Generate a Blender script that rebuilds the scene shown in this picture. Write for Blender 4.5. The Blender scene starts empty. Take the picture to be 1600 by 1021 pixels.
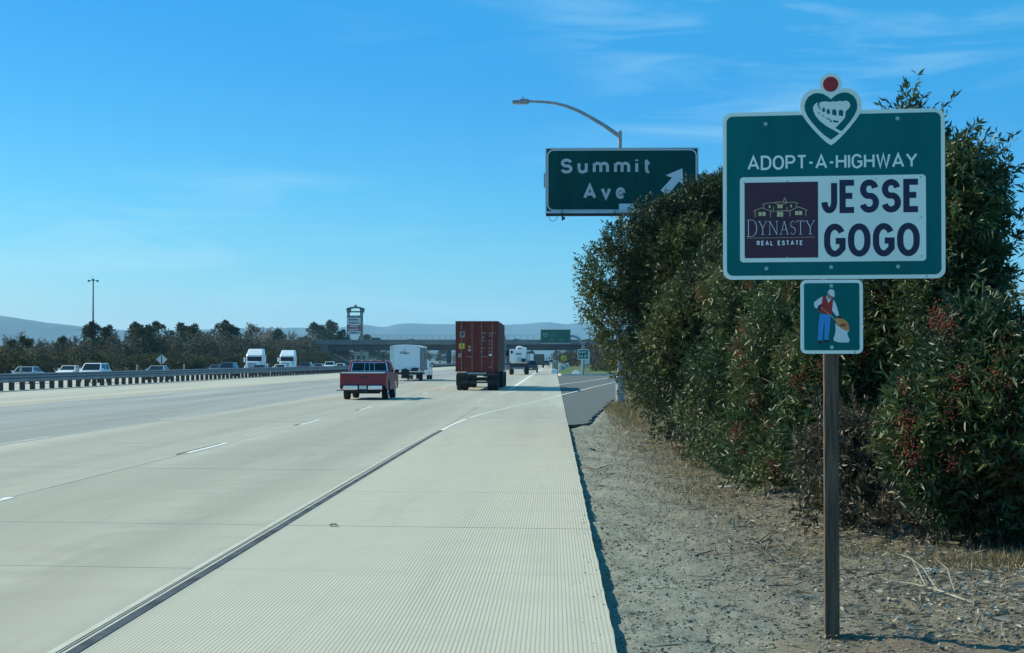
import bpy, bmesh, math, random
import numpy as np
from mathutils import Vector, Matrix, Euler
from mathutils.geometry import tessellate_polygon

R = math.radians
PI = math.pi
S = bpy.context.scene
COL = S.collection

# ------------------------------------------------------------------ camera, sky, sun, exposure
CAM_H, F = 1.7, 2600.0
cam = bpy.data.cameras.new('camera')
cam_o = bpy.data.objects.new('camera', cam)
COL.objects.link(cam_o)
cam_o.location = (0, 0, CAM_H)
cam_o.rotation_euler = (R(90 + 1.179), 0, R(1.454))
cam.lens = F / 1600 * 36
cam.sensor_width = 36
cam.clip_start = 0.1
cam.clip_end = 30000
S.camera = cam_o

PATCH = 10.2
SUN_EL, SUN_AZ = 38.0, 68.0            # azimuth measured from the road direction towards the left
world = bpy.data.worlds.new('World')
S.world = world
world.use_nodes = True
wn = world.node_tree
bg = wn.nodes['Background']
bg.inputs[1].default_value = 0.1
sky = wn.nodes.new('ShaderNodeTexSky')
sky.sky_type = 'NISHITA'
sky.sun_disc = False
sky.sun_elevation = R(SUN_EL)
sky.sun_rotation = R(-SUN_AZ)
sky.altitude = 400
sky.air_density = 1.0
sky.dust_density = 0.35
sky.ozone_density = 2.2


def wnode(t, **kw):
    n = wn.nodes.new(t)
    for k, v in kw.items():
        setattr(n, k, v)
    return n


# a camera's deep blue: each channel of the sky through its own tone curve
wsep = wnode('ShaderNodeSeparateColor')
wcom = wnode('ShaderNodeCombineColor')
wn.links.new(sky.outputs[0], wsep.inputs[0])
for ch, ref, val, ex, low in ((0, 3.06, .38, 2.6, .26), (1, 4.77, 3.05, 1.36, 2.7), (2, 6.6, 6.6, .75, 5.6)):
    a = wnode('ShaderNodeMath', operation='MINIMUM')
    a.inputs[1].default_value = 8.5
    b = wnode('ShaderNodeMath', operation='POWER')
    b.inputs[1].default_value = ex
    c = wnode('ShaderNodeMath', operation='MULTIPLY')
    c.inputs[1].default_value = val / ref ** ex
    wn.links.new(wsep.outputs[ch], a.inputs[0])
    wn.links.new(a.outputs[0], b.inputs[0])
    wn.links.new(b.outputs[0], c.inputs[0])
    d = wnode('ShaderNodeMath', operation='SMOOTH_MAX')            # overhead the blue levels out
    d.inputs[1].default_value = low
    d.inputs[2].default_value = low * .25
    wn.links.new(c.outputs[0], d.inputs[0])
    wn.links.new(d.outputs[0], wcom.inputs[ch])
# thin high streaks of cirrus, the same all round the sky
wtc = wnode('ShaderNodeTexCoord')
wmap = wnode('ShaderNodeMapping')
wmap.inputs['Scale'].default_value = (7, 7, 46)
wmap.inputs['Rotation'].default_value = (R(4), R(-5), R(20))
wmap.inputs['Location'].default_value = (22.2, 7.8, 12.6)
wn.links.new(wtc.outputs['Generated'], wmap.inputs[0])
wno = wnode('ShaderNodeTexNoise')
wno.inputs['Scale'].default_value = 1.0
wno.inputs['Detail'].default_value = 7
wno.inputs['Roughness'].default_value = 0.55
wno.inputs['Distortion'].default_value = 0.5
wn.links.new(wmap.outputs[0], wno.inputs['Vector'])
wrm = wnode('ShaderNodeMapRange')
wrm.inputs['From Min'].default_value = 0.5
wrm.inputs['From Max'].default_value = 0.80
wrm.inputs['To Max'].default_value = 0.42
wn.links.new(wno.outputs['Fac'], wrm.inputs['Value'])
cmix = wnode('ShaderNodeMix', data_type='RGBA')
cmix.inputs[7].default_value = (4.2, 6.6, 7.6, 1)
wmap2 = wnode('ShaderNodeMapping')
wmap2.inputs['Scale'].default_value = (3.2, 3.2, 7)
wmap2.inputs['Location'].default_value = (PATCH, 2.0, 5.0)
wn.links.new(wtc.outputs['Generated'], wmap2.inputs[0])
wno2 = wnode('ShaderNodeTexNoise')
wno2.inputs['Scale'].default_value = 1.0
wno2.inputs['Detail'].default_value = 2
wn.links.new(wmap2.outputs[0], wno2.inputs['Vector'])
wrm2 = wnode('ShaderNodeMapRange')
wrm2.inputs['From Min'].default_value = 0.44
wrm2.inputs['From Max'].default_value = 0.58
wn.links.new(wno2.outputs['Fac'], wrm2.inputs['Value'])
wmul = wnode('ShaderNodeMath', operation='MULTIPLY')
wn.links.new(wrm.outputs[0], wmul.inputs[0])
wn.links.new(wrm2.outputs[0], wmul.inputs[1])
wn.links.new(wmul.outputs[0], cmix.inputs[0])
wn.links.new(wcom.outputs[0], cmix.inputs[6])
wn.links.new(cmix.outputs[2], bg.inputs[0])

sun = bpy.data.lights.new('sun', 'SUN')
sun.energy = 4.9
sun.angle = R(0.53)
sun.color = (1.0, 0.945, 0.74)
sun_o = bpy.data.objects.new('sun', sun)
COL.objects.link(sun_o)
sd = Vector((-math.sin(R(SUN_AZ)) * math.cos(R(SUN_EL)), math.cos(R(SUN_AZ)) * math.cos(R(SUN_EL)), math.sin(R(SUN_EL))))
sun_o.rotation_euler = sd.to_track_quat('Z', 'Y').to_euler()
sun_o.location = (-30, 10, 60)

S.view_settings.view_transform = 'Standard'
S.view_settings.look = 'None'
S.view_settings.gamma = 1
S.view_settings.exposure = 0.45
S.view_settings.use_curve_mapping = False
S.cycles.use_denoising = True
S.cycles.max_bounces = 6
S.cycles.diffuse_bounces = 3
S.cycles.glossy_bounces = 3
S.cycles.transmission_bounces = 4
S.cycles.volume_bounces = 1
S.cycles.transparent_max_bounces = 6


CROT = Euler(cam_o.rotation_euler).to_matrix()


def at(px, py, Y):
    """a pixel of the photograph read as a place at distance Y along the road"""
    d = CROT @ Vector(((px - 800) / F, (510.5 - py) / F, -1))
    return Vector((d.x / d.y * Y, Y, CAM_H + d.z / d.y * Y))


def on_ground(px, py, z=0.0):
    d = CROT @ Vector(((px - 800) / F, (510.5 - py) / F, -1))
    k = (z - CAM_H) / d.z
    return (d.x * k, d.y * k)


# ------------------------------------------------------------------ materials
MATS = {}


def mat(name, col, rough=0.6, metal=0.0, var=0.12, scale=6.0, bump=0.0, bscale=None, spec=0.5, streak=None, dirt=None, coat=0.0):
    if name in MATS:
        return MATS[name]
    m = bpy.data.materials.new(name)
    m.use_nodes = True
    nt = m.node_tree
    b = nt.nodes['Principled BSDF']
    b.inputs['Roughness'].default_value = rough
    b.inputs['Metallic'].default_value = metal
    b.inputs['Specular IOR Level'].default_value = spec
    if coat:
        b.inputs['Coat Weight'].default_value = coat
        b.inputs['Coat Roughness'].default_value = 0.08
    tc = nt.nodes.new('ShaderNodeTexCoord')
    mp = nt.nodes.new('ShaderNodeMapping')
    mp.inputs['Scale'].default_value = streak or (1, 1, 1)
    nt.links.new(tc.outputs['Object'], mp.inputs[0])
    nz = nt.nodes.new('ShaderNodeTexNoise')
    nz.inputs['Scale'].default_value = scale
    nz.inputs['Detail'].default_value = 5
    nz.inputs['Roughness'].default_value = 0.6
    nt.links.new(mp.outputs[0], nz.inputs['Vector'])
    rmp = nt.nodes.new('ShaderNodeValToRGB')
    d = dirt or tuple(max(0, c * (1 - 2 * var)) for c in col)
    hi = tuple(min(0.95, c * (1 + var)) for c in col)
    rmp.color_ramp.elements[0].position = 0.3
    rmp.color_ramp.elements[1].position = 0.62
    rmp.color_ramp.elements[0].color = (*d, 1)
    rmp.color_ramp.elements[1].color = (*hi, 1)
    nt.links.new(nz.outputs['Fac'], rmp.inputs[0])
    nt.links.new(rmp.outputs[0], b.inputs['Base Color'])
    if bump:
        bp = nt.nodes.new('ShaderNodeBump')
        bp.inputs['Strength'].default_value = bump
        bp.inputs['Distance'].default_value = 0.02
        n2 = nt.nodes.new('ShaderNodeTexNoise')
        n2.inputs['Scale'].default_value = bscale or scale * 4
        n2.inputs['Detail'].default_value = 4
        nt.links.new(mp.outputs[0], n2.inputs['Vector'])
        nt.links.new(n2.outputs['Fac'], bp.inputs['Height'])
        nt.links.new(bp.outputs[0], b.inputs['Normal'])
    MATS[name] = m
    return m


class NT:
    """short hand for building a node tree"""
    def __init__(s, name):
        s.m = bpy.data.materials.new(name)
        s.m.use_nodes = True
        s.t = s.m.node_tree
        s.b = s.t.nodes['Principled BSDF']

    def n(s, typ, ins=None, **kw):
        x = s.t.nodes.new(typ)
        for k, v in kw.items():
            setattr(x, k, v)
        for k, v in (ins or {}).items():
            if isinstance(v, tuple) and len(v) == 2 and hasattr(v[0], 'outputs'):
                s.t.links.new(v[0].outputs[v[1]], x.inputs[k])
            elif hasattr(v, 'outputs'):
                s.t.links.new(v.outputs[0], x.inputs[k])
            else:
                x.inputs[k].default_value = v
        return x

    def math(s, op, a, b=0.0, c=0.0):
        return s.n('ShaderNodeMath', {0: a, 1: b, 2: c}, operation=op)

    def mix(s, f, a, b, blend='MIX'):
        x = s.n('ShaderNodeMix', {0: f, 6: a, 7: b}, data_type='RGBA', blend_type=blend)
        return (x, 2)

    def rng(s, v, a, b, c=0.0, d=1.0):
        return s.n('ShaderNodeMapRange', {'Value': v, 'From Min': a, 'From Max': b, 'To Min': c, 'To Max': d})

    def out(s, **kw):
        for k, v in kw.items():
            k = k.replace('_', ' ')
            if isinstance(v, tuple) and hasattr(v[0], 'outputs'):
                s.t.links.new(v[0].outputs[v[1]], s.b.inputs[k])
            elif hasattr(v, 'outputs'):
                s.t.links.new(v.outputs[0], s.b.inputs[k])
            else:
                s.b.inputs[k].default_value = v
        return s.m


def noise(t, vec, scale, detail=4, rough=0.55, dist=0.0):
    return t.n('ShaderNodeTexNoise', {'Vector': vec, 'Scale': scale, 'Detail': detail, 'Roughness': rough, 'Distortion': dist})


def concrete_material(name, base, tine=True, grey_lanes=True):
    t = NT(name)
    g = t.n('ShaderNodeNewGeometry')
    pos = (g, 'Position')
    sep = t.n('ShaderNodeSeparateXYZ', {0: pos})
    X, Y = (sep, 0), (sep, 1)
    st = t.n('ShaderNodeMapping', {0: pos, 'Scale': (1.0, 0.035, 1.0)})       # stretched along the traffic
    n_big = noise(t, st, 0.55, 5, 0.6, 0.3)
    n_mid = noise(t, pos, 1.3, 6, 0.65)
    n_fine = noise(t, pos, 60, 3, 0.7)
    n_spk = noise(t, pos, 9, 5, 0.7)
    oi = t.n('ShaderNodeObjectInfo')
    c = (*base, 1)
    dark = tuple(x * 0.62 for x in base) + (1,)
    lite = tuple(min(.9, x * 1.16) for x in base) + (1,)
    col = t.mix(t.rng(n_big, 0.33, 0.68), dark, lite)
    col = t.mix(t.rng(n_mid, 0.40, 0.70, 0, .75), col, tuple(x * .78 for x in base) + (1,))
    col = t.mix(t.rng((oi, 'Random'), 0, 1, 0, .22), col, tuple(x * .8 for x in base) + (1,))
    if grey_lanes:
        # worn, sooty lanes between the third and fifth line, tyre polished with a greyer stone
        e1 = t.rng(t.math('ADD', X, t.math('MULTIPLY', n_mid, 0.5)), -11.0, -10.75)
        e2 = t.rng(t.math('ADD', X, t.math('MULTIPLY', n_mid, 1.2)), -20.0, -19.4)
        band = t.math('MULTIPLY', t.math('SUBTRACT', 1.0, e1), e2)
        worn = t.mix(t.rng(n_big, .3, .7), (.125, .145, .145, 1), (.31, .335, .315, 1))
        col = t.mix(t.math('MULTIPLY', band, t.rng(n_big, .25, .6, .75, 1.0)), col, worn)
        # oil drip down the lane middles
        for cx, w in ((-8.97, .55), (-4.78, .5)):
            d = t.math('ABSOLUTE', t.math('SUBTRACT', X, cx))
            k = t.math('MULTIPLY', t.rng(d, 0.1, w + .3, 1, 0), t.rng(n_big, .3, .7, .1, .34))
            col = t.mix(k, col, tuple(x * .55 for x in base) + (1,))
    # polished, sooty wheel paths and short dark streaks in every lane
    for cx in (-3.85, -5.7, -8.0, -9.9, -12.6, -14.4, -1.0):
        d = t.math('ABSOLUTE', t.math('SUBTRACT', t.math('ADD', X, t.math('MULTIPLY', n_mid, .5)), cx + .25))
        k = t.math('MULTIPLY', t.rng(d, .05, .75, 1, 0), t.rng(n_big, .36, .60, .12, .62 if cx < -3 else .22))
        col = t.mix(k, col, tuple(x * .60 for x in base) + (1,))
    n_st = noise(t, t.n('ShaderNodeMapping', {0: pos, 'Scale': (1.6, .11, 1.0), 'Location': (3, 7, 0)}), 1.7, 6, .65, .6)
    col = t.mix(t.rng(n_st, .54, .70, 0, .42), col, tuple(x * .58 for x in base) + (1,))
    # sandy, stained left shoulder beside the barrier
    sh = t.rng(X, -20.6, -21.6, 0, .75)
    col = t.mix(sh, col, t.mix(t.rng(n_big, .3, .65), (.30, .285, .225, 1), (.43, .42, .34, 1)))
    col = t.mix(t.rng(n_spk, .62, .76, 0, .45), col, tuple(x * .55 for x in base) + (1,))
    col = t.mix(t.rng(n_fine, .3, .7, 0, .22), col, tuple(x * .62 for x in base) + (1,))
    h = t.math('MULTIPLY', n_fine, 0.25)
    # hairline cracks here and there
    vo = t.n('ShaderNodeTexVoronoi', {'Vector': t.n('ShaderNodeVectorMath', {0: pos, 1: t.n('ShaderNodeVectorMath', {0: (n_mid, 1), 3: 1.6}, operation='SCALE')}, operation='ADD'), 'Scale': .22}, feature='DISTANCE_TO_EDGE')
    ck = t.math('MULTIPLY', t.rng((vo, 0), .0016, .0005, 0, 1), t.rng(noise(t, pos, .12, 2), .5, .58, 0, .5))
    col = t.mix(ck, col, tuple(x * .45 for x in base) + (1,))
    # the shoulder has seen little traffic: paler and warmer
    k = t.rng(t.math('ADD', X, t.math('MULTIPLY', n_mid, .12)), -2.78, -2.6, 0, 1)
    k = t.math('MULTIPLY', k, t.rng(Y, 26, 52, 1, .12))
    col = t.mix(k, col, t.mix(t.rng(n_mid, .3, .7), (.435, .425, .335, 1), (.375, .366, .288, 1)))
    col = t.mix(t.math('MULTIPLY', k, t.rng(n_st, .54, .70, 0, .25)), col, (.27, .27, .21, 1))
    col = t.mix(t.rng(n_fine, .3, .7, 0, .16), col, tuple(x * .62 for x in base) + (1,))
    if tine:
        wob = t.math('MULTIPLY', noise(t, st, 1.2, 2), 0.03)
        ph = t.math('FRACT', t.math('MULTIPLY', t.math('ADD', X, wob), 1 / 0.0285))
        tri = t.math('ABSOLUTE', t.math('SUBTRACT', ph, 0.5))                 # 0 in the groove
        wear = t.rng(noise(t, st, .9, 4), .28, .72, .45, 1)
        gr = t.math('MULTIPLY', t.rng(tri, 0.1, 0.25, 1, 0), wear)
        lane = t.rng(X, -3.2, -2.7, .35, 1)
        gr = t.math('MULTIPLY', t.math('MULTIPLY', gr, lane), t.rng(n_mid, .3, .65, 1.0, .65))
        col = t.mix(t.math('MULTIPLY', gr, .66), col, tuple(x * .42 for x in base) + (1,))
        h = t.math('SUBTRACT', h, gr)
    bp = t.n('ShaderNodeBump', {'Height': h, 'Strength': 0.55, 'Distance': 0.004})
    return t.out(Base_Color=col, Roughness=0.82, Normal=bp, Specular_IOR_Level=.35)


def ground_material(name, cols, scale=1.0, spoil=None):
    t = NT(name)
    g = t.n('ShaderNodeNewGeometry')
    pos = (g, 'Position')
    n1 = noise(t, pos, .9 * scale, 6, .6, .4)
    n2 = noise(t, pos, 7 * scale, 6, .7)
    n3 = noise(t, pos, 45 * scale, 4, .75)
    col = t.mix(t.rng(n1, .36, .64), (*cols[0], 1), (*cols[1], 1))
    col = t.mix(t.rng(n2, .45, .7, 0, .65), col, (*cols[2], 1))
    col = t.mix(t.rng(n3, .5, .72, 0, .55), col, (*cols[3], 1))
    n4 = noise(t, pos, 130 * scale, 2, .6)
    col = t.mix(t.rng(n4, .52, .72, 0, .5), col, tuple(x * .38 for x in cols[0]) + (1,))
    if spoil:
        sx = t.n('ShaderNodeSeparateXYZ', {0: pos})
        k = t.rng(t.math('ADD', (sx, 0), t.math('MULTIPLY', t.math('ADD', n1, n2), 1.6)), 2.5, 3.7, 0, .78)       # brown leaf mould towards the hedge
        col = t.mix(k, col, t.mix(t.rng(n3, .35, .65), (.085, .068, .045, 1), (.20, .165, .11, 1)))
        v = t.n('ShaderNodeVectorMath', {0: pos, 1: spoil}, operation='DISTANCE')
        k = t.rng(t.math('ADD', (v, 1), t.math('MULTIPLY', n2, .5)), 1.15, .55, 0, .8)
        col = t.mix(k, col, t.mix(t.rng(n3, .35, .65), (.115, .085, .055, 1), (.20, .155, .105, 1)))
    h = t.math('ADD', t.math('ADD', t.math('MULTIPLY', n2, .6), t.math('MULTIPLY', n3, .5)), t.math('MULTIPLY', n4, .25))
    bp = t.n('ShaderNodeBump', {'Height': h, 'Strength': .9, 'Distance': .03})
    return t.out(Base_Color=col, Roughness=.95, Normal=bp, Specular_IOR_Level=.2)


def leaf_material(name, cols, rough=.42, spec=.5):
    """cols: tones picked leaf by leaf with the mesh attribute 'tone'"""
    t = NT(name)
    a = t.n('ShaderNodeAttribute', attribute_name='tone')
    r = t.n('ShaderNodeValToRGB', {0: (a, 'Fac')})
    e = r.color_ramp.elements
    while len(e) < len(cols):
        e.new(.5)
    for i, c in enumerate(cols):
        e[i].position = i / (len(cols) - 1)
        e[i].color = (*c, 1)
    g = t.n('ShaderNodeNewGeometry')
    nz = noise(t, (g, 'Position'), 2.0, 3)
    col = t.mix(t.rng(nz, .35, .7, 0, .3), (r, 0), tuple(x * .6 for x in cols[0]) + (1,))
    t.out(Base_Color=col, Roughness=rough, Specular_IOR_Level=spec)
    tr = t.n('ShaderNodeBsdfTranslucent', {'Color': col})
    mx = t.n('ShaderNodeMixShader', {0: .22, 1: t.b, 2: tr})
    t.t.links.new(mx.outputs[0], t.t.nodes['Material Output'].inputs[0])
    return t.m


M = {}
M['concrete'] = concrete_material('grooved_concrete', (.382, .372, .300))
M['concrete_far'] = concrete_material('road_concrete', (.382, .372, .300), tine=False)
M['joint'] = mat('joint_filler', (.15, .155, .13), .9, bump=.3, scale=20)
M['asphalt'] = mat('ramp_asphalt', (.066, .082, .076), .9, var=.14, scale=3, bump=.4, bscale=160)
M['dirt'] = ground_material('verge_dirt', ((.165, .178, .145), (.235, .255, .21), (.115, .105, .076), (.36, .38, .325)), 1.0, (1.95, 9.75, 0))
M['earth'] = ground_material('far_earth', ((.17, .15, .10), (.12, .13, .06), (.20, .17, .11), (.10, .09, .06)), .05)
M['grass_ground'] = ground_material('short_turf', ((.06, .10, .03), (.075, .12, .035), (.10, .12, .05), (.05, .085, .025)), .4)
M['line_white'] = mat('line_paint', (.60, .62, .58), .85, var=.1, scale=5, dirt=(.42, .44, .41), spec=.15)
M['line_faded'] = mat('line_faded', (.36, .365, .34), .85, var=.08, scale=3, spec=.15)
M['line_dusty'] = mat('line_dusty', (.50, .50, .46), .85, var=.06, scale=3, spec=.15)
M['line_worn'] = mat('line_worn', (.425, .42, .355), .85, var=.04, scale=3, dirt=(.38, .372, .30), spec=.15)
M['line_slate'] = mat('line_tape', (.058, .072, .084), .9, var=.3, scale=2.2, spec=.1)
M['line_yellow'] = mat('line_yellow', (.52, .40, .20), .7, var=.12, scale=3)
M['galv'] = mat('galvanised_steel', (.30, .33, .35), .55, .45, var=.14, scale=3, bump=.05)
M['rail'] = mat('rail_steel', (.17, .20, .22), .55, .3, var=.14, scale=1.2)
M['post_wood'] = mat('treated_timber', (.115, .076, .050), .85, var=.3, scale=9, streak=(6, 6, .35), bump=.6, bscale=30)
M['rail_post'] = mat('weathered_post', (.045, .047, .05), .9, var=.25, scale=8)
M['tan'] = mat('tan_plastic', (.42, .38, .24), .6, var=.08)
M['alu'] = mat('sign_aluminium', (.62, .64, .66), .4, .5, var=.06, scale=4)
M['white_sheet'] = mat('white_sheeting', (.78, .88, .80), .55, var=.03, scale=2, spec=.2)
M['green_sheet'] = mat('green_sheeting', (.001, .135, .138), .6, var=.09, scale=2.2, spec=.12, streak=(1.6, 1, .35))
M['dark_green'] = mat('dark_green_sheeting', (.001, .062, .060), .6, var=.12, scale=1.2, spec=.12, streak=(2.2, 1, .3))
M['far_green'] = mat('exit_green_sheeting', (.004, .10, .075), .45, var=.05, scale=2)
M['button'] = mat('button_copy', (.66, .68, .70), .4, var=.05, scale=30)
M['button_core'] = mat('button_core', (.50, .53, .54), .4, var=.1, scale=60)
M['bolt'] = mat('bolt_zinc', (.34, .50, .48), .5, .2, var=.1, scale=30)
M['navy'] = mat('navy_vinyl', (.008, .012, .05), .4, var=.05, scale=3)
M['plum'] = mat('plum_vinyl', (.052, .013, .036), .5, var=.18, scale=1.6)
M['gold'] = mat('gold_ink', (.66, .56, .30), .5, var=.04)
M['print_white'] = mat('white_ink', (.80, .80, .84), .5, var=.03)
M['sign_red'] = mat('red_sheeting', (.36, .016, .018), .45, var=.06, scale=10)
M['jeans'] = mat('blue_ink', (.03, .26, .62), .5, var=.05)
M['skin'] = mat('skin_ink', (.42, .20, .14), .5, var=.05)
M['orange'] = mat('orange_ink', (.60, .26, .08), .5, var=.06)
M['brick_ink'] = mat('rust_ink', (.33, .06, .025), .5, var=.06)
M['ink_black'] = mat('black_ink', (.008, .01, .018), .5, var=.05)
M['shirt'] = mat('shirt_ink', (.66, .72, .74), .5, var=.03)
M['rubber'] = mat('rubber', (.018, .018, .02), .85, var=.15, scale=20)
M['dark_metal'] = mat('dark_metal', (.03, .032, .035), .6, .3, var=.2, scale=8)
M['chrome'] = mat('chrome', (.75, .77, .78), .16, 1.0, var=.04)
M['glass'] = mat('vehicle_glass', (.012, .018, .024), .08, 0, var=.1, spec=.2)
M['red_paint'] = mat('red_paint', (.21, .006, .018), .4, var=.1, scale=2, coat=.2)
M['white_paint'] = mat('white_paint', (.76, .78, .78), .35, var=.03, scale=2, coat=.4)
M['silver_paint'] = mat('silver_paint', (.44, .47, .50), .35, .4, var=.04, coat=.5)
M['grey_paint'] = mat('grey_paint', (.16, .18, .20), .35, .3, var=.05, coat=.5)
M['black_paint'] = mat('black_paint', (.02, .022, .026), .3, 0, var=.05, coat=.6)
M['blue_paint'] = mat('blue_paint', (.05, .09, .17), .35, .2, var=.05, coat=.5)
M['tan_paint'] = mat('tan_paint', (.40, .36, .28), .4, 0, var=.05, coat=.3)
M['container'] = mat('container_red', (.155, .026, .018), .65, var=.2, scale=1.5, dirt=(.10, .022, .016), spec=.25)
M['rod'] = mat('lock_rod', (.26, .16, .15), .45, .3, var=.12, scale=6)
M['yellow'] = mat('yellow_vinyl', (.72, .52, .03), .5, var=.05)
M['tail_lamp'] = mat('tail_lamp', (.30, .01, .012), .25, var=.05)
M['head_lamp'] = mat('head_lamp', (.70, .74, .76), .15, var=.03)
M['plate'] = mat('number_plate', (.62, .64, .64), .5, var=.05)
M['bridge'] = mat('bridge_concrete', (.15, .155, .155), .9, var=.18, scale=.25, streak=(1, 1, .4), bump=.1)
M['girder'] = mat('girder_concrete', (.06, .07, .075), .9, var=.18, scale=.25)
M['pylon_stone'] = mat('pylon_stucco', (.20, .23, .21), .85, var=.1, scale=.6)
M['pylon_cap'] = mat('pylon_cap', (.09, .12, .11), .7, var=.1, scale=.6)
M['panel_white'] = mat('panel_white', (.55, .57, .58), .4, var=.05, scale=.6)
M['panel_red'] = mat('panel_red', (.30, .04, .09), .4, var=.06, scale=.6)
M['panel_navy'] = mat('panel_navy', (.05, .05, .10), .4, var=.06, scale=.6)
M['stucco'] = mat('tan_stucco', (.42, .34, .24), .9, var=.1, scale=.3)
M['wall_white'] = mat('white_wall', (.66, .66, .64), .9, var=.08, scale=.3)
M['roof'] = mat('grey_roof', (.30, .31, .32), .8, var=.1, scale=.4)
M['bark'] = mat('bark', (.11, .085, .065), .9, var=.3, scale=6, streak=(3, 3, .6), bump=.5)
M['pale_bark'] = mat('pale_bark', (.26, .23, .20), .9, var=.2, scale=4, streak=(3, 3, .6))
M['stick'] = mat('bleached_wood', (.25, .23, .185), .85, var=.25, scale=9)
M['dark_stick'] = mat('brown_twig', (.13, .10, .075), .9, var=.2, scale=9)
M['paper'] = mat('pale_paper', (.72, .70, .66), .8, var=.06)
M['card'] = mat('torn_cardboard', (.66, .47, .25), .8, var=.12, scale=14)
M['pebble'] = leaf_material('pebbles', ((.13, .135, .115), (.22, .235, .205), (.36, .38, .34), (.19, .175, .14)), .9, .2)
M['litter'] = leaf_material('leaf_litter', ((.115, .10, .075), (.21, .19, .145), (.44, .43, .36), (.15, .12, .085)), .85, .2)
M['straw'] = leaf_material('dry_grass', ((.19, .155, .08), (.28, .23, .12), (.38, .32, .18), (.20, .165, .09)), .85, .2)
M['hedge'] = leaf_material('hedge_leaves', ((.012, .028, .016), (.028, .060, .026), (.055, .098, .033), (.090, .130, .042), (.135, .150, .055)), .45, .34)
M['olive'] = leaf_material('olive_leaves', ((.015, .030, .015), (.034, .060, .023), (.064, .092, .027), (.108, .130, .036), (.155, .152, .046)), .5, .30)
M['brown_leaf'] = leaf_material('dull_brown_leaves', ((.030, .034, .018), (.050, .052, .026), (.085, .075, .046), (.15, .13, .09), (.06, .045, .028)), .5, .35)
M['far_leaf'] = leaf_material('far_leaves', ((.020, .034, .018), (.038, .058, .026), (.060, .080, .036), (.085, .088, .048)), .6, .3)
M['far_brown'] = leaf_material('far_brown_leaves', ((.052, .052, .036), (.088, .084, .058), (.135, .125, .088), (.075, .08, .05)), .7, .2)
M['far_lime'] = leaf_material('far_scrub_leaves', ((.030, .042, .016), (.05, .062, .022), (.065, .07, .03), (.08, .07, .04)), .7, .2)
M['berry'] = leaf_material('toyon_berries', ((.20, .035, .024), (.27, .042, .028), (.24, .06, .035), (.15, .03, .025)), .5, .3)
M['hill'] = ground_material('hazed_hill', ((.060, .100, .125), (.080, .120, .140), (.045, .080, .105), (.065, .105, .125)), .004)  # blue of the distant haze put into the hill colour
M['lens'] = mat('lamp_lens', (.50, .50, .46), .3, var=.05)


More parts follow.
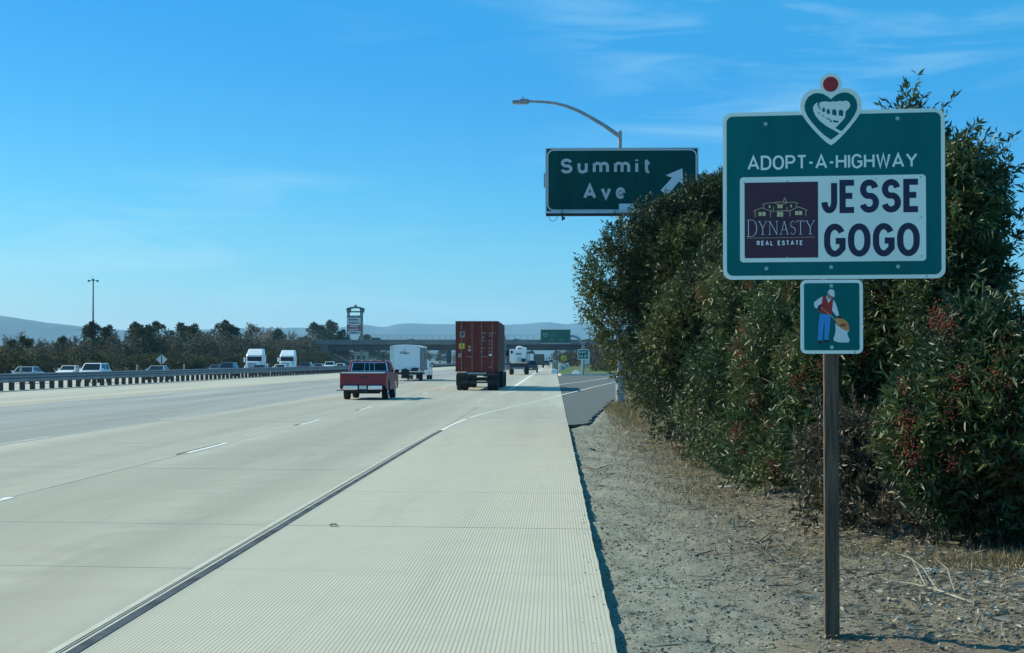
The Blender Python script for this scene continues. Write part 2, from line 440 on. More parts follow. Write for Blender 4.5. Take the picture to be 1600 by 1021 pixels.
# ------------------------------------------------------------------ mesh building
class MB:
    def __init__(s):
        s.v, s.f, s.k = [], [], []

    def add(s, vs, fs, k=0, M4=None):
        o = len(s.v)
        s.v += [tuple(M4 @ Vector(p)) if M4 else tuple(p) for p in vs]
        s.f += [tuple(i + o for i in f) for f in fs]
        s.k += [k] * len(fs)
        return s

    def box(s, c, d, k=0, rot=None, taper=None):
        x, y, z = d[0] / 2, d[1] / 2, d[2] / 2
        tx, ty = taper or (1, 1)
        vs = [(-x, -y, -z), (x, -y, -z), (x, y, -z), (-x, y, -z), (-x * tx, -y * ty, z), (x * tx, -y * ty, z), (x * tx, y * ty, z), (-x * tx, y * ty, z)]
        M4 = Matrix.Translation(c) @ (Euler(rot).to_matrix().to_4x4() if rot else Matrix())
        return s.add(vs, [(3, 2, 1, 0), (4, 5, 6, 7), (0, 1, 5, 4), (1, 2, 6, 5), (2, 3, 7, 6), (3, 0, 4, 7)], k, M4)

    def tube(s, pts, rad, n=8, k=0, caps=True):
        pts = [Vector(p) for p in pts]
        rad = rad if hasattr(rad, '__len__') else [rad] * len(pts)
        o, up = len(s.v), None
        for i, p in enumerate(pts):
            d = (pts[min(i + 1, len(pts) - 1)] - pts[max(i - 1, 0)]).normalized()
            if up is None:
                up = Vector((0, 0, 1)) if abs(d.z) < .9 else Vector((1, 0, 0))
            a = d.cross(up).normalized()
            up = a.cross(d)
            for j in range(n):
                t = 2 * PI * j / n
                s.v.append(tuple(p + (a * math.cos(t) + up * math.sin(t)) * rad[i]))
        for i in range(len(pts) - 1):
            for j in range(n):
                q = (j + 1) % n
                s.f.append((o + i * n + j, o + i * n + q, o + (i + 1) * n + q, o + (i + 1) * n + j))
                s.k.append(k)
        if caps:
            s.f.append(tuple(o + j for j in range(n))[::-1])
            s.f.append(tuple(o + (len(pts) - 1) * n + j for j in range(n)))
            s.k += [k, k]
        return s

    def lathe(s, prof, c, axis='X', n=20, k=0):
        """prof: (radius, along) pairs"""
        o = len(s.v)
        for r, a in prof:
            for j in range(n):
                t = 2 * PI * j / n
                p = {'X': (a, r * math.cos(t), r * math.sin(t)), 'Y': (r * math.cos(t), a, r * math.sin(t)), 'Z': (r * math.cos(t), r * math.sin(t), a)}[axis]
                s.v.append((p[0] + c[0], p[1] + c[1], p[2] + c[2]))
        for i in range(len(prof) - 1):
            for j in range(n):
                q = (j + 1) % n
                s.f.append((o + i * n + j, o + i * n + q, o + (i + 1) * n + q, o + (i + 1) * n + j))
                s.k.append(k)
        return s

    def loft(s, rings, k=0, caps=True):
        o, n = len(s.v), len(rings[0])
        for r in rings:
            s.v += [tuple(p) for p in r]
        for i in range(len(rings) - 1):
            for j in range(n):
                q = (j + 1) % n
                s.f.append((o + i * n + j, o + i * n + q, o + (i + 1) * n + q, o + (i + 1) * n + j))
                s.k.append(k)
        if caps:
            for b, rev in ((o, True), (o + (len(rings) - 1) * n, False)):
                tri = tessellate_polygon([[Vector(s.v[b + j]) for j in range(n)]])
                for t in tri:
                    s.f.append(tuple(b + j for j in (t[::-1] if rev else t)))
                    s.k.append(k)
        return s

    def poly(s, pts, k=0):
        """flat polygon, may be concave"""
        o = len(s.v)
        s.v += [tuple(p) for p in pts]
        for t in tessellate_polygon([[Vector(p) for p in pts]]):
            s.f.append(tuple(o + j for j in t))
            s.k.append(k)
        return s

    def build(s, name, ms, parent=None, smooth=False, bevel=0, fix=True, loc=None):
        me = bpy.data.meshes.new(name)
        me.from_pydata(s.v, [], s.f)
        ms = ms if isinstance(ms, (list, tuple)) else [ms]
        for m in ms:
            me.materials.append(m)
        if len(ms) > 1:
            me.polygons.foreach_set('material_index', s.k)
        if fix:
            b = bmesh.new()
            b.from_mesh(me)
            bmesh.ops.recalc_face_normals(b, faces=b.faces)
            b.to_mesh(me)
            b.free()
        if smooth:
            me.polygons.foreach_set('use_smooth', [True] * len(me.polygons))
            if hasattr(me, 'set_sharp_from_angle'):
                me.set_sharp_from_angle(angle=R(35))
        me.update()
        o = bpy.data.objects.new(name, me)
        COL.objects.link(o)
        if parent is not None:
            o.parent = parent
        if loc:
            o.location = loc
        if bevel:
            bv = o.modifiers.new('bevel', 'BEVEL')
            bv.width = bevel
            bv.segments = 2
            bv.limit_method = 'ANGLE'
            bv.angle_limit = R(35)
        return o


def np_mesh(name, verts, faces, m, tone=None, parent=None, smooth=False, kind=None):
    """verts (N,3), faces (M,k) of one face size"""
    verts = np.asarray(verts, np.float32)
    faces = np.asarray(faces, np.int32)
    nf, kk = faces.shape
    me = bpy.data.meshes.new(name)
    me.vertices.add(len(verts))
    me.vertices.foreach_set('co', verts.ravel())
    me.loops.add(nf * kk)
    me.loops.foreach_set('vertex_index', faces.ravel())
    me.polygons.add(nf)
    me.polygons.foreach_set('loop_start', np.arange(0, nf * kk, kk, dtype=np.int32))
    if smooth:
        me.polygons.foreach_set('use_smooth', np.ones(nf, bool))
    me.materials.append(m)
    if tone is not None:
        a = me.attributes.new('tone', 'FLOAT', 'FACE')
        a.data.foreach_set('value', np.asarray(tone, np.float32))
    me.update(calc_edges=True)
    o = bpy.data.objects.new(name, me)
    COL.objects.link(o)
    if parent is not None:
        o.parent = parent
    if kind:
        o['kind'] = kind
    return o


def tag(o, label, cat, group=None):
    o['label'] = label
    o['category'] = cat
    if group:
        o['group'] = group
    return o


def thing(name, label, cat, loc=(0, 0, 0), rot=0.0, group=None):
    o = bpy.data.objects.new(name, None)
    o.empty_display_size = .3
    COL.objects.link(o)
    o.location = loc
    o.rotation_euler = (0, 0, rot)
    return tag(o, label, cat, group)


def dup(root, loc, rot, label=None, group=None, scale=None):
    def cp(o, par):
        c = o.copy()
        COL.objects.link(c)
        if par is not None:
            c.parent = par
        for ch in o.children:
            cp(ch, c)
        return c
    r = cp(root, None)
    r.location = loc
    r.rotation_euler = (0, 0, rot)
    if scale:
        r.scale = scale
    if label:
        r['label'] = label
    if group:
        r['group'] = group
    return r


# ------------------------------------------------------------------ lettering (stroked capitals like road sign lettering)
def arc(cx, cy, rx, ry, a0, a1, n=12):
    return [(cx + rx * math.cos(R(a0 + (a1 - a0) * i / n)), cy + ry * math.sin(R(a0 + (a1 - a0) * i / n))) for i in range(n + 1)]


def stadium(y0=0., y1=1., cut=.34):
    return arc(.5, y1 - cut, .5, cut, 0, 180) + arc(.5, y0 + cut, .5, cut, 180, 360) + [(1, y1 - cut)]


GL = {
    'A': (.95, [[(0, 0), (.5, 1), (1, 0)], [(.18, .3), (.82, .3)]]),
    'D': (.82, [[(0, 0), (0, 1), (.4, 1)] + arc(.4, .62, .6, .38, 90, 0) + arc(.4, .38, .6, .38, 0, -90) + [(0, 0)]]),
    'E': (.7, [[(1, 1), (0, 1), (0, 0), (1, 0)], [(0, .52), (.85, .52)]]),
    'G': (.84, [arc(.5, .6, .5, .4, 28, 180) + arc(.5, .4, .5, .4, 180, 312) + [(1, .2), (1, .47), (.56, .47)]]),
    'H': (.82, [[(0, 0), (0, 1)], [(1, 0), (1, 1)], [(0, .52), (1, .52)]]),
    'I': (.04, [[(.5, 0), (.5, 1)]]),
    'J': (.72, [[(1, 1), (1, .3)] + arc(.5, .3, .5, .3, 0, -180)]),
    'L': (.66, [[(0, 1), (0, 0), (1, 0)]]),
    'M': (.95, [[(0, 0), (0, 1), (.5, .25), (1, 1), (1, 0)]]),
    'N': (.84, [[(0, 0), (0, 1), (1, 0), (1, 1)]]),
    'O': (.88, [stadium(cut=.42)]),
    'P': (.76, [[(0, 0), (0, 1), (.55, 1)] + arc(.55, .74, .45, .26, 90, -90) + [(0, .48)]]),
    'R': (.8, [[(0, 0), (0, 1), (.55, 1)] + arc(.55, .75, .45, .25, 90, -90) + [(0, .5)], [(.5, .5), (1, 0)]]),
    'S': (.76, [arc(.5, .75, .46, .25, 12, 250, 16) + arc(.5, .26, .5, .26, 70, -165, 16)]),
    'T': (.76, [[(0, 1), (1, 1)], [(.5, 1), (.5, 0)]]),
    'U': (.8, [[(0, 1), (0, .34)] + arc(.5, .34, .5, .34, 180, 360) + [(1, 1)]]),
    'W': (1.15, [[(0, 1), (.25, 0), (.5, 1), (.75, 0), (1, 1)]]),
    'X': (.82, [[(0, 0), (1, 1)], [(0, 1), (1, 0)]]),
    'Y': (.9, [[(0, 1), (.5, .48), (1, 1)], [(.5, .48), (.5, 0)]]),
    '-': (.36, [[(0, .44), (1, .44)]]),
    '1': (.2, [[(0, .8), (1, 1), (1, 0)]]),
    '5': (.7, [[(1, 1), (.1, 1), (0, .55), (.3, .6)] + arc(.45, .32, .55, .32, 80, -150)]),
    '0': (.74, [stadium()]),
    '2': (.74, [arc(.5, .7, .5, .3, 170, -20) + [(0, 0), (1, 0)]]),
    'u': (.62, [[(0, .72), (0, .24)] + arc(.5, .26, .5, .26, 180, 360) + [(1, .72)], [(1, .72), (1, 0)]]),
    'm': (1.1, [[(0, 0), (0, .72)], [(0, .48)] + arc(.25, .47, .25, .25, 180, 0) + [(.5, 0)], [(.5, .48)] + arc(.75, .47, .25, .25, 180, 0) + [(1, 0)]]),
    'i': (.04, [[(.5, 0), (.5, .72)], [(.5, .9), (.5, 1.02)]]),
    't': (.42, [[(.35, 1), (.35, .2)] + arc(.75, .2, .4, .2, 180, 290), [(0, .72), (1, .72)]]),
    'v': (.72, [[(0, .72), (.5, 0), (1, .72)]]),
    'e': (.66, [[(0, .38), (1, .38)] + arc(.5, .37, .5, .36, 0, 320)]),
    'l': (.04, [[(.5, 0), (.5, 1)]]),
}


def stroke(pts, w):
    """offset a 2D polyline to a strip of quads with mitred joins"""
    P = [Vector(p) for p in pts]
    Q = [P[0]]
    for p in P[1:]:
        if (p - Q[-1]).length > 1e-6:
            Q.append(p)
    closed = (Q[0] - Q[-1]).length < 1e-5
    if closed:
        Q = Q[:-1]
    n = len(Q)
    L, Rr = [], []
    for i in range(n):
        a = Q[i] - Q[i - 1] if (i > 0 or closed) else None
        b = Q[(i + 1) % n] - Q[i] if (i < n - 1 or closed) else None
        a = a.normalized() if a else b.normalized()
        b = b.normalized() if b else a
        na, nb = Vector((-a.y, a.x)), Vector((-b.y, b.x))
        m = na + nb
        if m.length < .3:
            m = na
        m.normalize()
        k = min(1 / max(m.dot(na), .3), 2.2)
        L.append(Q[i] + m * (w / 2) * k)
        Rr.append(Q[i] - m * (w / 2) * k)
    vs = L + Rr
    fs = [(i, (i + 1) % n, n + (i + 1) % n, n + i) for i in range(n if closed else n - 1)]
    return vs, fs


def text_shapes(body, rect, t, gap, core=0.0, wide={}):
    """strokes of a line of text fitted into rect (x0, y0, x1, y1); t = stroke thickness / height, gap = letter gap / height"""
    x0, y0, x1, y1 = rect
    H = y1 - y0
    tw = t * H
    total = 0
    for i, ch in enumerate(body):
        total += (wide.get(ch, GL[ch][0]) if ch != ' ' else .45) + t + (gap if i < len(body) - 1 else 0)
    k = ((x1 - x0) / H) / total
    x, out = x0, []
    for ch in body:
        if ch == ' ':
            x += (.45 + t + gap) * k * H
            continue
        w, lines = GL[ch]
        w = wide.get(ch, w)
        cw = max((w + t) * k * H - tw, 0)
        for ln in lines:
            pts = [(x + tw / 2 + p[0] * cw, y0 + tw / 2 + p[1] * (H - tw)) for p in ln]
            out.append(stroke(pts, tw * (core or 1)))
        x += (w + t + gap) * k * H
    return out


def letters(name, body, rect, t, gap, depth, m, parent, core=0.0, joined=False, wide={}):
    """one mesh per letter; lettering too small to pick apart is joined"""
    x0, y0, x1, y1 = rect
    H = y1 - y0
    total = sum((wide.get(ch, GL[ch][0]) if ch != ' ' else .45) + t for ch in body) + gap * (len(body) - 1)
    k = ((x1 - x0) / H) / total
    x, allmb = x0, MB()
    for ch in body:
        w = ((wide.get(ch, GL[ch][0]) if ch != ' ' else .45) + t) * k * H
        if ch != ' ':
            mb = MB()
            for i, (vs, fs) in enumerate(text_shapes(ch, (x, y0, x + w, y1), t, gap, core, wide)):
                d = depth - (i % 3) * 0.00012 * (1 if not joined else 8)
                (allmb if joined else mb).add([(v.x, d, v.y) for v in vs], fs)
            if not joined:
                mb.build(name, m, parent, fix=False)
        x += w + gap * k * H
    if joined:
        o = allmb.build(name, m, parent, fix=False)
        o['kind'] = 'stuff'


def rrect(x0, z0, x1, z1, r, n=6):
    P = []
    for cx, cz, a in ((x1 - r, z1 - r, 0), (x0 + r, z1 - r, 90), (x0 + r, z0 + r, 180), (x1 - r, z0 + r, 270)):
        P += [(cx + r * math.cos(R(a + 90 * i / n)), cz + r * math.sin(R(a + 90 * i / n))) for i in range(n + 1)]
    return P


def plate(mb, outline, y0, y1, k=0):
    return mb.loft([[(x, y0, z) for x, z in outline], [(x, y1, z) for x, z in outline]], k)


def sheet(name, outline, y, m, parent):
    return MB().poly([(x, y, z) for x, z in outline]).build(name, m, parent, fix=False)


# ================================================================== THE SETTING
rnd = random.Random(7)
rng = np.random.default_rng(11)
EDGE = 0.367


def structure(o):
    o['kind'] = 'structure'
    return o


def kvalue(tab, q):
    xs, ys = [a for a, b in tab], [b for a, b in tab]
    return float(np.interp(q, xs, ys))


# ground to the horizon
gm = MB()
gm.add([(-6500, -250, -.32), (6500, -250, -.32), (6500, 8600, -.32), (-6500, 8600, -.32)], [(0, 1, 2, 3)])
structure(gm.build('ground', M['earth']))

# motorway: base course with slabs lying on it near by, one sheet beyond
SLAB_END = 61.05
mw = MB()
mw.box((-15.6, 28, -.16), (31.9, 66.0, .26), 0)
mw.add([(-31.6, SLAB_END, 0), (EDGE, SLAB_END, 0), (EDGE, 3400, 0), (-31.6, 3400, 0), (-31.6, SLAB_END, -.3), (EDGE, SLAB_END, -.3), (EDGE, 3400, -.3), (-31.6, 3400, -.3)],
       [(0, 1, 2, 3), (1, 5, 6, 2), (0, 4, 5, 1)], 1)
motorway = structure(mw.build('motorway', [M['joint'], M['concrete_far']], fix=False))
lanes = [(-2.80, EDGE), (-6.75, -2.80), (-11.2, -6.75), (-15.8, -11.2), (-21.4, -15.8), (-31.55, -21.4)]
rows = [-3.0]
for st in (4.2, 4.0, 4.3, 4.1, 3.6):
    rows.append(rows[-1] + st)
while rows[-1] < SLAB_END - 2:
    rows.append(rows[-1] + (3.7, 4.0, 4.5, 4.2)[len(rows) % 4])
rows[-1] = SLAB_END
G = .007
for li, (xa, xb) in enumerate(lanes):
    for ri in range(len(rows) - 1):
        ya, yb = rows[ri] + G, rows[ri + 1] - G
        sk = lambda x: -0.1 * (x + 3)                      # skewed joints
        if ri == len(rows) - 2:
            e1 = lambda x: SLAB_END - .004
        else:
            e1 = lambda x, yb=yb: yb + sk(x)
        b0 = lambda x, ya=ya: ya + sk(x)
        top = [(xa + G, b0(xa)), (xb - G, b0(xb))]
        if li == 0:                                        # ragged outer edge of the shoulder
            n = 26
            top = [(xa + G, b0(xa))]
            wv = 0.0
            for i in range(n + 1):
                wv = .5 * wv + rnd.uniform(-.0045, .0045)
                y = b0(xb) + (e1(xb) - b0(xb)) * i / n
                top.append((xb + wv, y))
            top.append((xa + G, e1(xa)))
        else:
            top += [(xb - G, e1(xb)), (xa + G, e1(xa))]
        if top[-1][1] - top[0][1] < .3:
            continue
        dz = rnd.uniform(-.0015, .0015)
        mb = MB()
        mb.loft([[(x, y, -.13) for x, y in top], [(x, y, dz) for x, y in top]])
        mb.build('slab', M['concrete'], motorway)

# the opposite carriageway, lower, and its far verge
oc = MB()
oc.add([(-32.6, 30, -.25), (-32.6, 3400, -.25), (-56, 3400, -.25), (-56, 30, -.25)], [(3, 2, 1, 0)])
structure(oc.build('opposite_carriageway', M['concrete_far'], fix=False))
md = MB()
md.add([(-31.6, 20, -.01), (-31.6, 3400, -.01), (-32.6, 3400, -.246), (-32.6, 20, -.246)], [(0, 1, 2, 3)])
structure(md.build('median_strip', M['concrete_far'], fix=False))

# exit ramp of asphalt
RAMP_R = [(44.6, .45), (45.2, .75), (46.5, 1.0), (52, 1.25), (58, 1.6), (67, 2.2), (76, 2.8), (88, 3.8), (100, 5.1), (134, 9.4), (170, 14.2), (200, 18.6), (260, 29), (340, 47)]
ap = MB()
right = []
for i in range(120):
    y = 44.6 + (340 - 44.6) * (i / 119) ** 2
    right.append((kvalue(RAMP_R, y) + rnd.uniform(-.09, .09) * min(1, 30 / y + .3), y))
left = [(EDGE + .012, 44.75), (EDGE + .012, 190), (.9, 195.2), (8, 196.5), (15, 214), (24, 262), (38, 340)]
out = [(x, y) for x, y in right] + left[::-1]
ap.loft([[(x, y, -.16) for x, y in out], [(x, y, -.012) for x, y in out]])
structure(ap.build('exit_ramp', M['asphalt']))


# verge of dirt and gravel
def verge_z(x, y):
    z = np.interp(x, [EDGE, .5, 1.0, 2.0, 3.2, 6.0, 12], [-.085, -.075, -.045, .0, .07, .16, .25])
    z = z + .018 * np.sin(x * 3.1 + y * .9) * np.sin(y * 1.7 - x) + .010 * np.sin(x * 9 + 2 * y) + .008 * np.sin(y * 7.3 + 3 * np.sin(x * 5))
    rr = np.interp(y, [a for a, b in RAMP_R], [b for a, b in RAMP_R])
    ramp = np.clip((x - rr + .25) / .5, 0, 1)
    z = np.where(y > 43.8, -.16 + (z + .16) * ramp, z)
    z = z + .03 * np.exp(-((x - 1.75) ** 2 + (y - 10.2) ** 2) / .25)          # spoil round the sign post
    return z


xs = np.concatenate([np.arange(EDGE + .004, 5, .06), np.arange(5, 14, .4)])
ys = np.concatenate([np.arange(2, 22, .09), np.arange(22, 60, .25), np.arange(60, 130, 1.0)])
XX, YY = np.meshgrid(xs, ys)
ZZ = verge_z(XX, YY) + rng.normal(0, .0085, XX.shape) * (YY < 40)
ii = np.arange(len(ys) * len(xs)).reshape(len(ys), len(xs))
fc = np.stack([ii[:-1, :-1], ii[:-1, 1:], ii[1:, 1:], ii[1:, :-1]], -1).reshape(-1, 4)
structure(np_mesh('verge', np.stack([XX, YY, ZZ], -1).reshape(-1, 3), fc, M['dirt'], smooth=True))

# grass island in the gore, with its kerb
gi = MB()
isl = [(.9, 195.4), (8, 196.7), (15, 214.2), (24, 262.2), (38, 340), (34, 500), (EDGE + .6, 500), (EDGE + .5, 215)]
gi.loft([[(x, y, -.3) for x, y in isl], [(x, y, .08) for x, y in isl]])
structure(gi.build('gore_grass', M['grass_ground']))
M['kerb'] = mat('kerb_concrete', (.50, .50, .46), .85, var=.1, scale=2)
kb = thing('kerb', 'pale concrete kerb along the front of the grass island', 'kerb', (0, 0, 0))
kl = [(.55, 200), (.9, 195.2), (4.4, 195.8), (8, 196.5), (11.5, 205), (15, 214), (19.5, 238), (24, 262)]
for (xa, ya), (xb, yb) in zip(kl[:-1], kl[1:]):
    d = Vector((xb - xa, yb - ya, 0))
    b = MB()
    b.box((0, 0, 0), (d.length - .02, .22, .26), 0)
    o = b.build('kerb_stone', M['kerb'], kb, bevel=.02)
    o.location = ((xa + xb) / 2, (ya + yb) / 2, .03)
    o.rotation_euler = (0, 0, math.atan2(d.y, d.x))


# painted lines
def ribbon(mb, path, w, z, k=0):
    P = [Vector((x, y, 0)) for x, y in path]
    L, Q = [], []
    for i, p in enumerate(P):
        d = (P[min(i + 1, len(P) - 1)] - P[max(i - 1, 0)]).normalized()
        n = Vector((d.y, -d.x, 0))
        L.append((p.x - n.x * w / 2, p.y - n.y * w / 2, z))
        Q.append((p.x + n.x * w / 2, p.y + n.y * w / 2, z))
    n = len(P)
    mb.add(L + Q, [(i, n + i, n + i + 1, i + 1) for i in range(n - 1)], k)


FOG = [(-2.81, 2), (-2.81, 14), (-2.81, 24), (-2.80, 34), (-2.76, 40), (-2.68, 45), (-2.45, 50.5), (-2.05, 56), (-1.58, 61), (-.95, 67), (-.35, 74), (.13, 80), (.75, 87), (1.73, 98), (2.95, 112), (5.1, 134), (8.6, 165), (13, 200)]


def spline(path, n=8):
    out = []
    for i in range(len(path) - 1):
        p0, p1, p2, p3 = (Vector(path[max(0, min(len(path) - 1, i + j))]) for j in (-1, 0, 1, 2))
        for q in range(n):
            t = q / n
            v = .5 * (2 * p1 + (p2 - p0) * t + (2 * p0 - 5 * p1 + 4 * p2 - p3) * t * t + (3 * p1 - p0 - 3 * p2 + p3) * t ** 3)
            out.append((v.x, v.y))
    return out + [tuple(path[-1])]


fog = spline(FOG)
near = [p for p in fog if p[1] <= 41]
faro = [p for p in fog if p[1] >= 40.6]
mb = MB()
ribbon(mb, [(x + .010, y) for x, y in near], .072, .005, 0)
ribbon(mb, [(x - .040, y) for x, y in near], .020, .005, 2)
ribbon(mb, [(x - .060, y) for x, y in near], .014, .005, 0)
ribbon(mb, [(x - .115, y) for x, y in near], .05, .0045, 2)
ribbon(mb, [p for p in faro if p[1] < 49], .10, .005, 1)
ribbon(mb, [p for p in faro if 48.9 <= p[1] < 79], .11, .005, 3)
ribbon(mb, [p for p in faro if p[1] >= 78.5], .12, .005, 1)
structure(mb.build('edge_line', [M['line_slate'], M['line_white'], M['line_worn'], M['line_dusty']], fix=False))
mb = MB()
ribbon(mb, spline([(-2.9, 86), (-2.2, 93), (-1.4, 100), (.1, 116), (2.6, 138), (5.9, 170), (9.5, 205)]), .16, .006)
ribbon(mb, [(-2.62, 98), (-2.62, 600)], .24, .005)
structure(mb.build('gore_line', M['line_white'], fix=False))
mb = MB()
ribbon(mb, [(-21.6, 12), (-21.6, 1500)], .15, .005)
structure(mb.build('median_line', M['line_yellow'], fix=False))
dash = MB()
dash.add([(-.06, 0, 0), (.06, 0, 0), (.06, 3.66, 0), (-.06, 3.66, 0)], [(0, 1, 2, 3)], 0)
dash.add([(-.115, -.5, -.0006), (-.062, -.5, -.0006), (-.062, 3.5, -.0006), (-.115, 3.5, -.0006)], [(0, 1, 2, 3)], 1)
d0 = None
for lx, off, sc in ((-6.75, 30.5, 1.0), (-11.2, 33.2, .8), (-15.8, 42.0, .8)):
    far = MB()
    ribbon(far, [(lx, 420), (lx, 421)], .1, .005)
    for j in range(40):
        y = 434 + j * 13.6
        ribbon(far, [(lx, y), (lx, y + 3.6)], .12, .005)
    root = structure(far.build('lane_line', M['line_white'] if sc == 1 else M['line_worn'], fix=False))
    for j in range(-2, 28):
        y = off + j * 13.6
        if d0 is None:
            d0 = o = dash.build('lane_dash', [M['line_white'], M['line_slate']], root, fix=False)
            dw = d0.data.copy()
            dw.materials[0] = dw.materials[1] = M['line_faded']
        else:
            o = d0.copy()
            COL.objects.link(o)
            o.parent = root
        if sc < 1:
            o.data = dw
        o.location = (lx, y, .006)

# hills, two ridges
def ridge(name, Y, prof, depth):
    pxs = np.arange(-700, 2400, 12)
    tops = np.interp(pxs, [a for a, b in prof], [b for a, b in prof])
    rw = []
    r2 = np.random.default_rng(3)
    wig = np.convolve(r2.normal(0, 1, len(pxs)), np.ones(7) / 7, 'same') * 1.2 + np.convolve(r2.normal(0, 1, len(pxs)), np.ones(3) / 3, 'same') * .5
    tops = tops + wig
    xs_ = (pxs - 866) / F * Y
    zt = (564 - tops) / F * Y + 1.7
    K = 7
    V = []
    for k in range(K):
        t = k / (K - 1)
        f = math.sin(t * PI / 2) ** 1.2
        jig = np.convolve(r2.normal(0, 1, len(pxs)), np.ones(5) / 5, 'same') * 14 * math.sin(t * PI)
        V.append(np.stack([xs_, np.full_like(xs_, Y - depth * (1 - t)) + jig * 8, np.maximum(zt * f + jig * .5, -3 if k == 0 else -1)], -1))
    V.append(np.stack([xs_, np.full_like(xs_, Y + 300.), np.full_like(xs_, -3.)], -1))
    V = np.array(V)
    n, m_ = V.shape[:2]
    ii = np.arange(n * m_).reshape(n, m_)
    fc = np.stack([ii[:-1, :-1], ii[:-1, 1:], ii[1:, 1:], ii[1:, :-1]], -1).reshape(-1, 4)
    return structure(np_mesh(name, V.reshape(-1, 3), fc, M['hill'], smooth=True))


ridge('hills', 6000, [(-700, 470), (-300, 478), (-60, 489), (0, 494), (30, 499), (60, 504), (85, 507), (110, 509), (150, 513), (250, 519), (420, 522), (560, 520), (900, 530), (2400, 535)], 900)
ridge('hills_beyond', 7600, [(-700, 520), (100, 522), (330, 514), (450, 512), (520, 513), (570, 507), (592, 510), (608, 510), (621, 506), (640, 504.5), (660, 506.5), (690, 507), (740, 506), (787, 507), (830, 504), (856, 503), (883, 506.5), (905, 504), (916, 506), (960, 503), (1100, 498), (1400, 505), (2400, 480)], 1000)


# ================================================================== BARRIER
gr = thing('guard_rail', 'long grey steel median guard rail on short dark posts', 'guard rail', (-31.0, 0, 0))
prof = [(.0, .98), (.05, .955), (.05, .90), (-.02, .86), (.05, .82), (.05, .74), (-.02, .70), (.05, .64), (.05, .52), (.0, .46)]
pan = MB()
for sgn in (1, -1):
    a = [(sgn * (.13 + x), 0, z) for x, z in prof]
    b = [(sgn * (.13 + x), 3.80, z) for x, z in prof]
    n = len(a)
    pan.add(a + b, [(i, i + 1, n + i + 1, n + i) for i in range(n - 1)])
po = MB().box((0, 0, .4), (.22, .36, .86)).box((0, 0, .74), (.25, .3, .38))
p0 = r0 = None
y = 62.0
i = 0
while y < 536:
    if p0 is None:
        p0 = o = po.build('post', M['rail_post'], gr)
    else:
        o = p0.copy()
        COL.objects.link(o)
        o.parent = gr
    o.location = (rnd.uniform(-.01, .01), y, rnd.uniform(-.015, .01))
    if i % 2 == 0:
        if r0 is None:
            r0 = o = pan.build('rail_panel', M['rail'], gr, fix=False)
        else:
            o = r0.copy()
            COL.objects.link(o)
            o.parent = gr
        o.location = (0, y - .95, 0)
    y += 1.905
    i += 1
mp0 = None
for px, Y, lab in ((117, 107.6, 'tan marker post just left of the large white oncoming off-road car'), (211, 123, 'tan marker post midway between the large white off-road car and the pale silver car'), (285, 138.7, 'tan marker post right of the grey diamond sign'), (430, 185, 'tan marker post between the two white semi trucks'), (24, 96, 'tan marker post at the left end of the visible guard rail')):
    if mp0 is None:
        mp0 = tag(MB().box((0, 0, .75), (.13, .06, 1.5)).build('marker_post', M['tan'], bevel=.01), lab, 'marker post', 'marker posts behind the guard rail')
        o = mp0
    else:
        o = dup(mp0, (0, 0, 0), 0, lab)
    o.location = (-31.9, Y * 31.9 / 31.0, -.1)


# ================================================================== THE ADOPTION SIGN
SY = 10.25
s_ = SY / F                                     # metres per photo pixel at the sign
sg = thing('adoption_sign', 'green adopt-a-highway sign with white sponsor panel and red-dotted heart on a dark timber post', 'road sign',
           (at(1300, 900, SY).x, SY, -.042), R(-7.5))
sg['fine'] = 1
KX = .99


def SP(px, py):
    return ((px - 1300) * s_ * KX, (998 - py) * s_ + .03)


def zpt(x0, y0, k):
    return lambda x, y: SP(x0 + x * k, y0 + y * k)


post = MB().box((-.002, 0, 1.3), (.089, .14, 3.2))
post.build('post', M['post_wood'], sg, bevel=.006)
YF = -.074                                       # rear of the panels
a, b = SP(1132.5, 437.5), SP(1473.5, 176.5)
pl = plate(MB(), rrect(a[0], a[1], b[0], b[1], .055), YF, YF - .004).build('panel', M['white_sheet'], sg)
a, b = SP(1138.5, 431.5), SP(1467.5, 182.5)
sheet('green_field', rrect(a[0], a[1], b[0], b[1], .038), YF - .005, M['green_sheet'], pl)
a, b = SP(1171, 267), SP(1432, 244.5)
letters('letter', 'ADOPT-A-HIGHWAY', (a[0], a[1], b[0], b[1]), .15, .13, YF - .0065, M['white_sheet'], pl)


def bolts(lst, r, y, parent):
    for px, py in lst:
        c = SP(px, py)
        MB().lathe([(r, 0), (r * .95, -.002), (r * .55, -.0025), (r * .5, -.006), (.0005, -.0065)], (c[0], y, c[1]), 'Y', 12).build('bolt', M['bolt'], parent, smooth=True)


bolts([(1199.5, 195), (1402, 191), (1200, 420.5), (1300, 419), (1402, 419)], .0125, YF - .005, pl)
bolts([(1445, 434)], .006, YF - .004, pl)

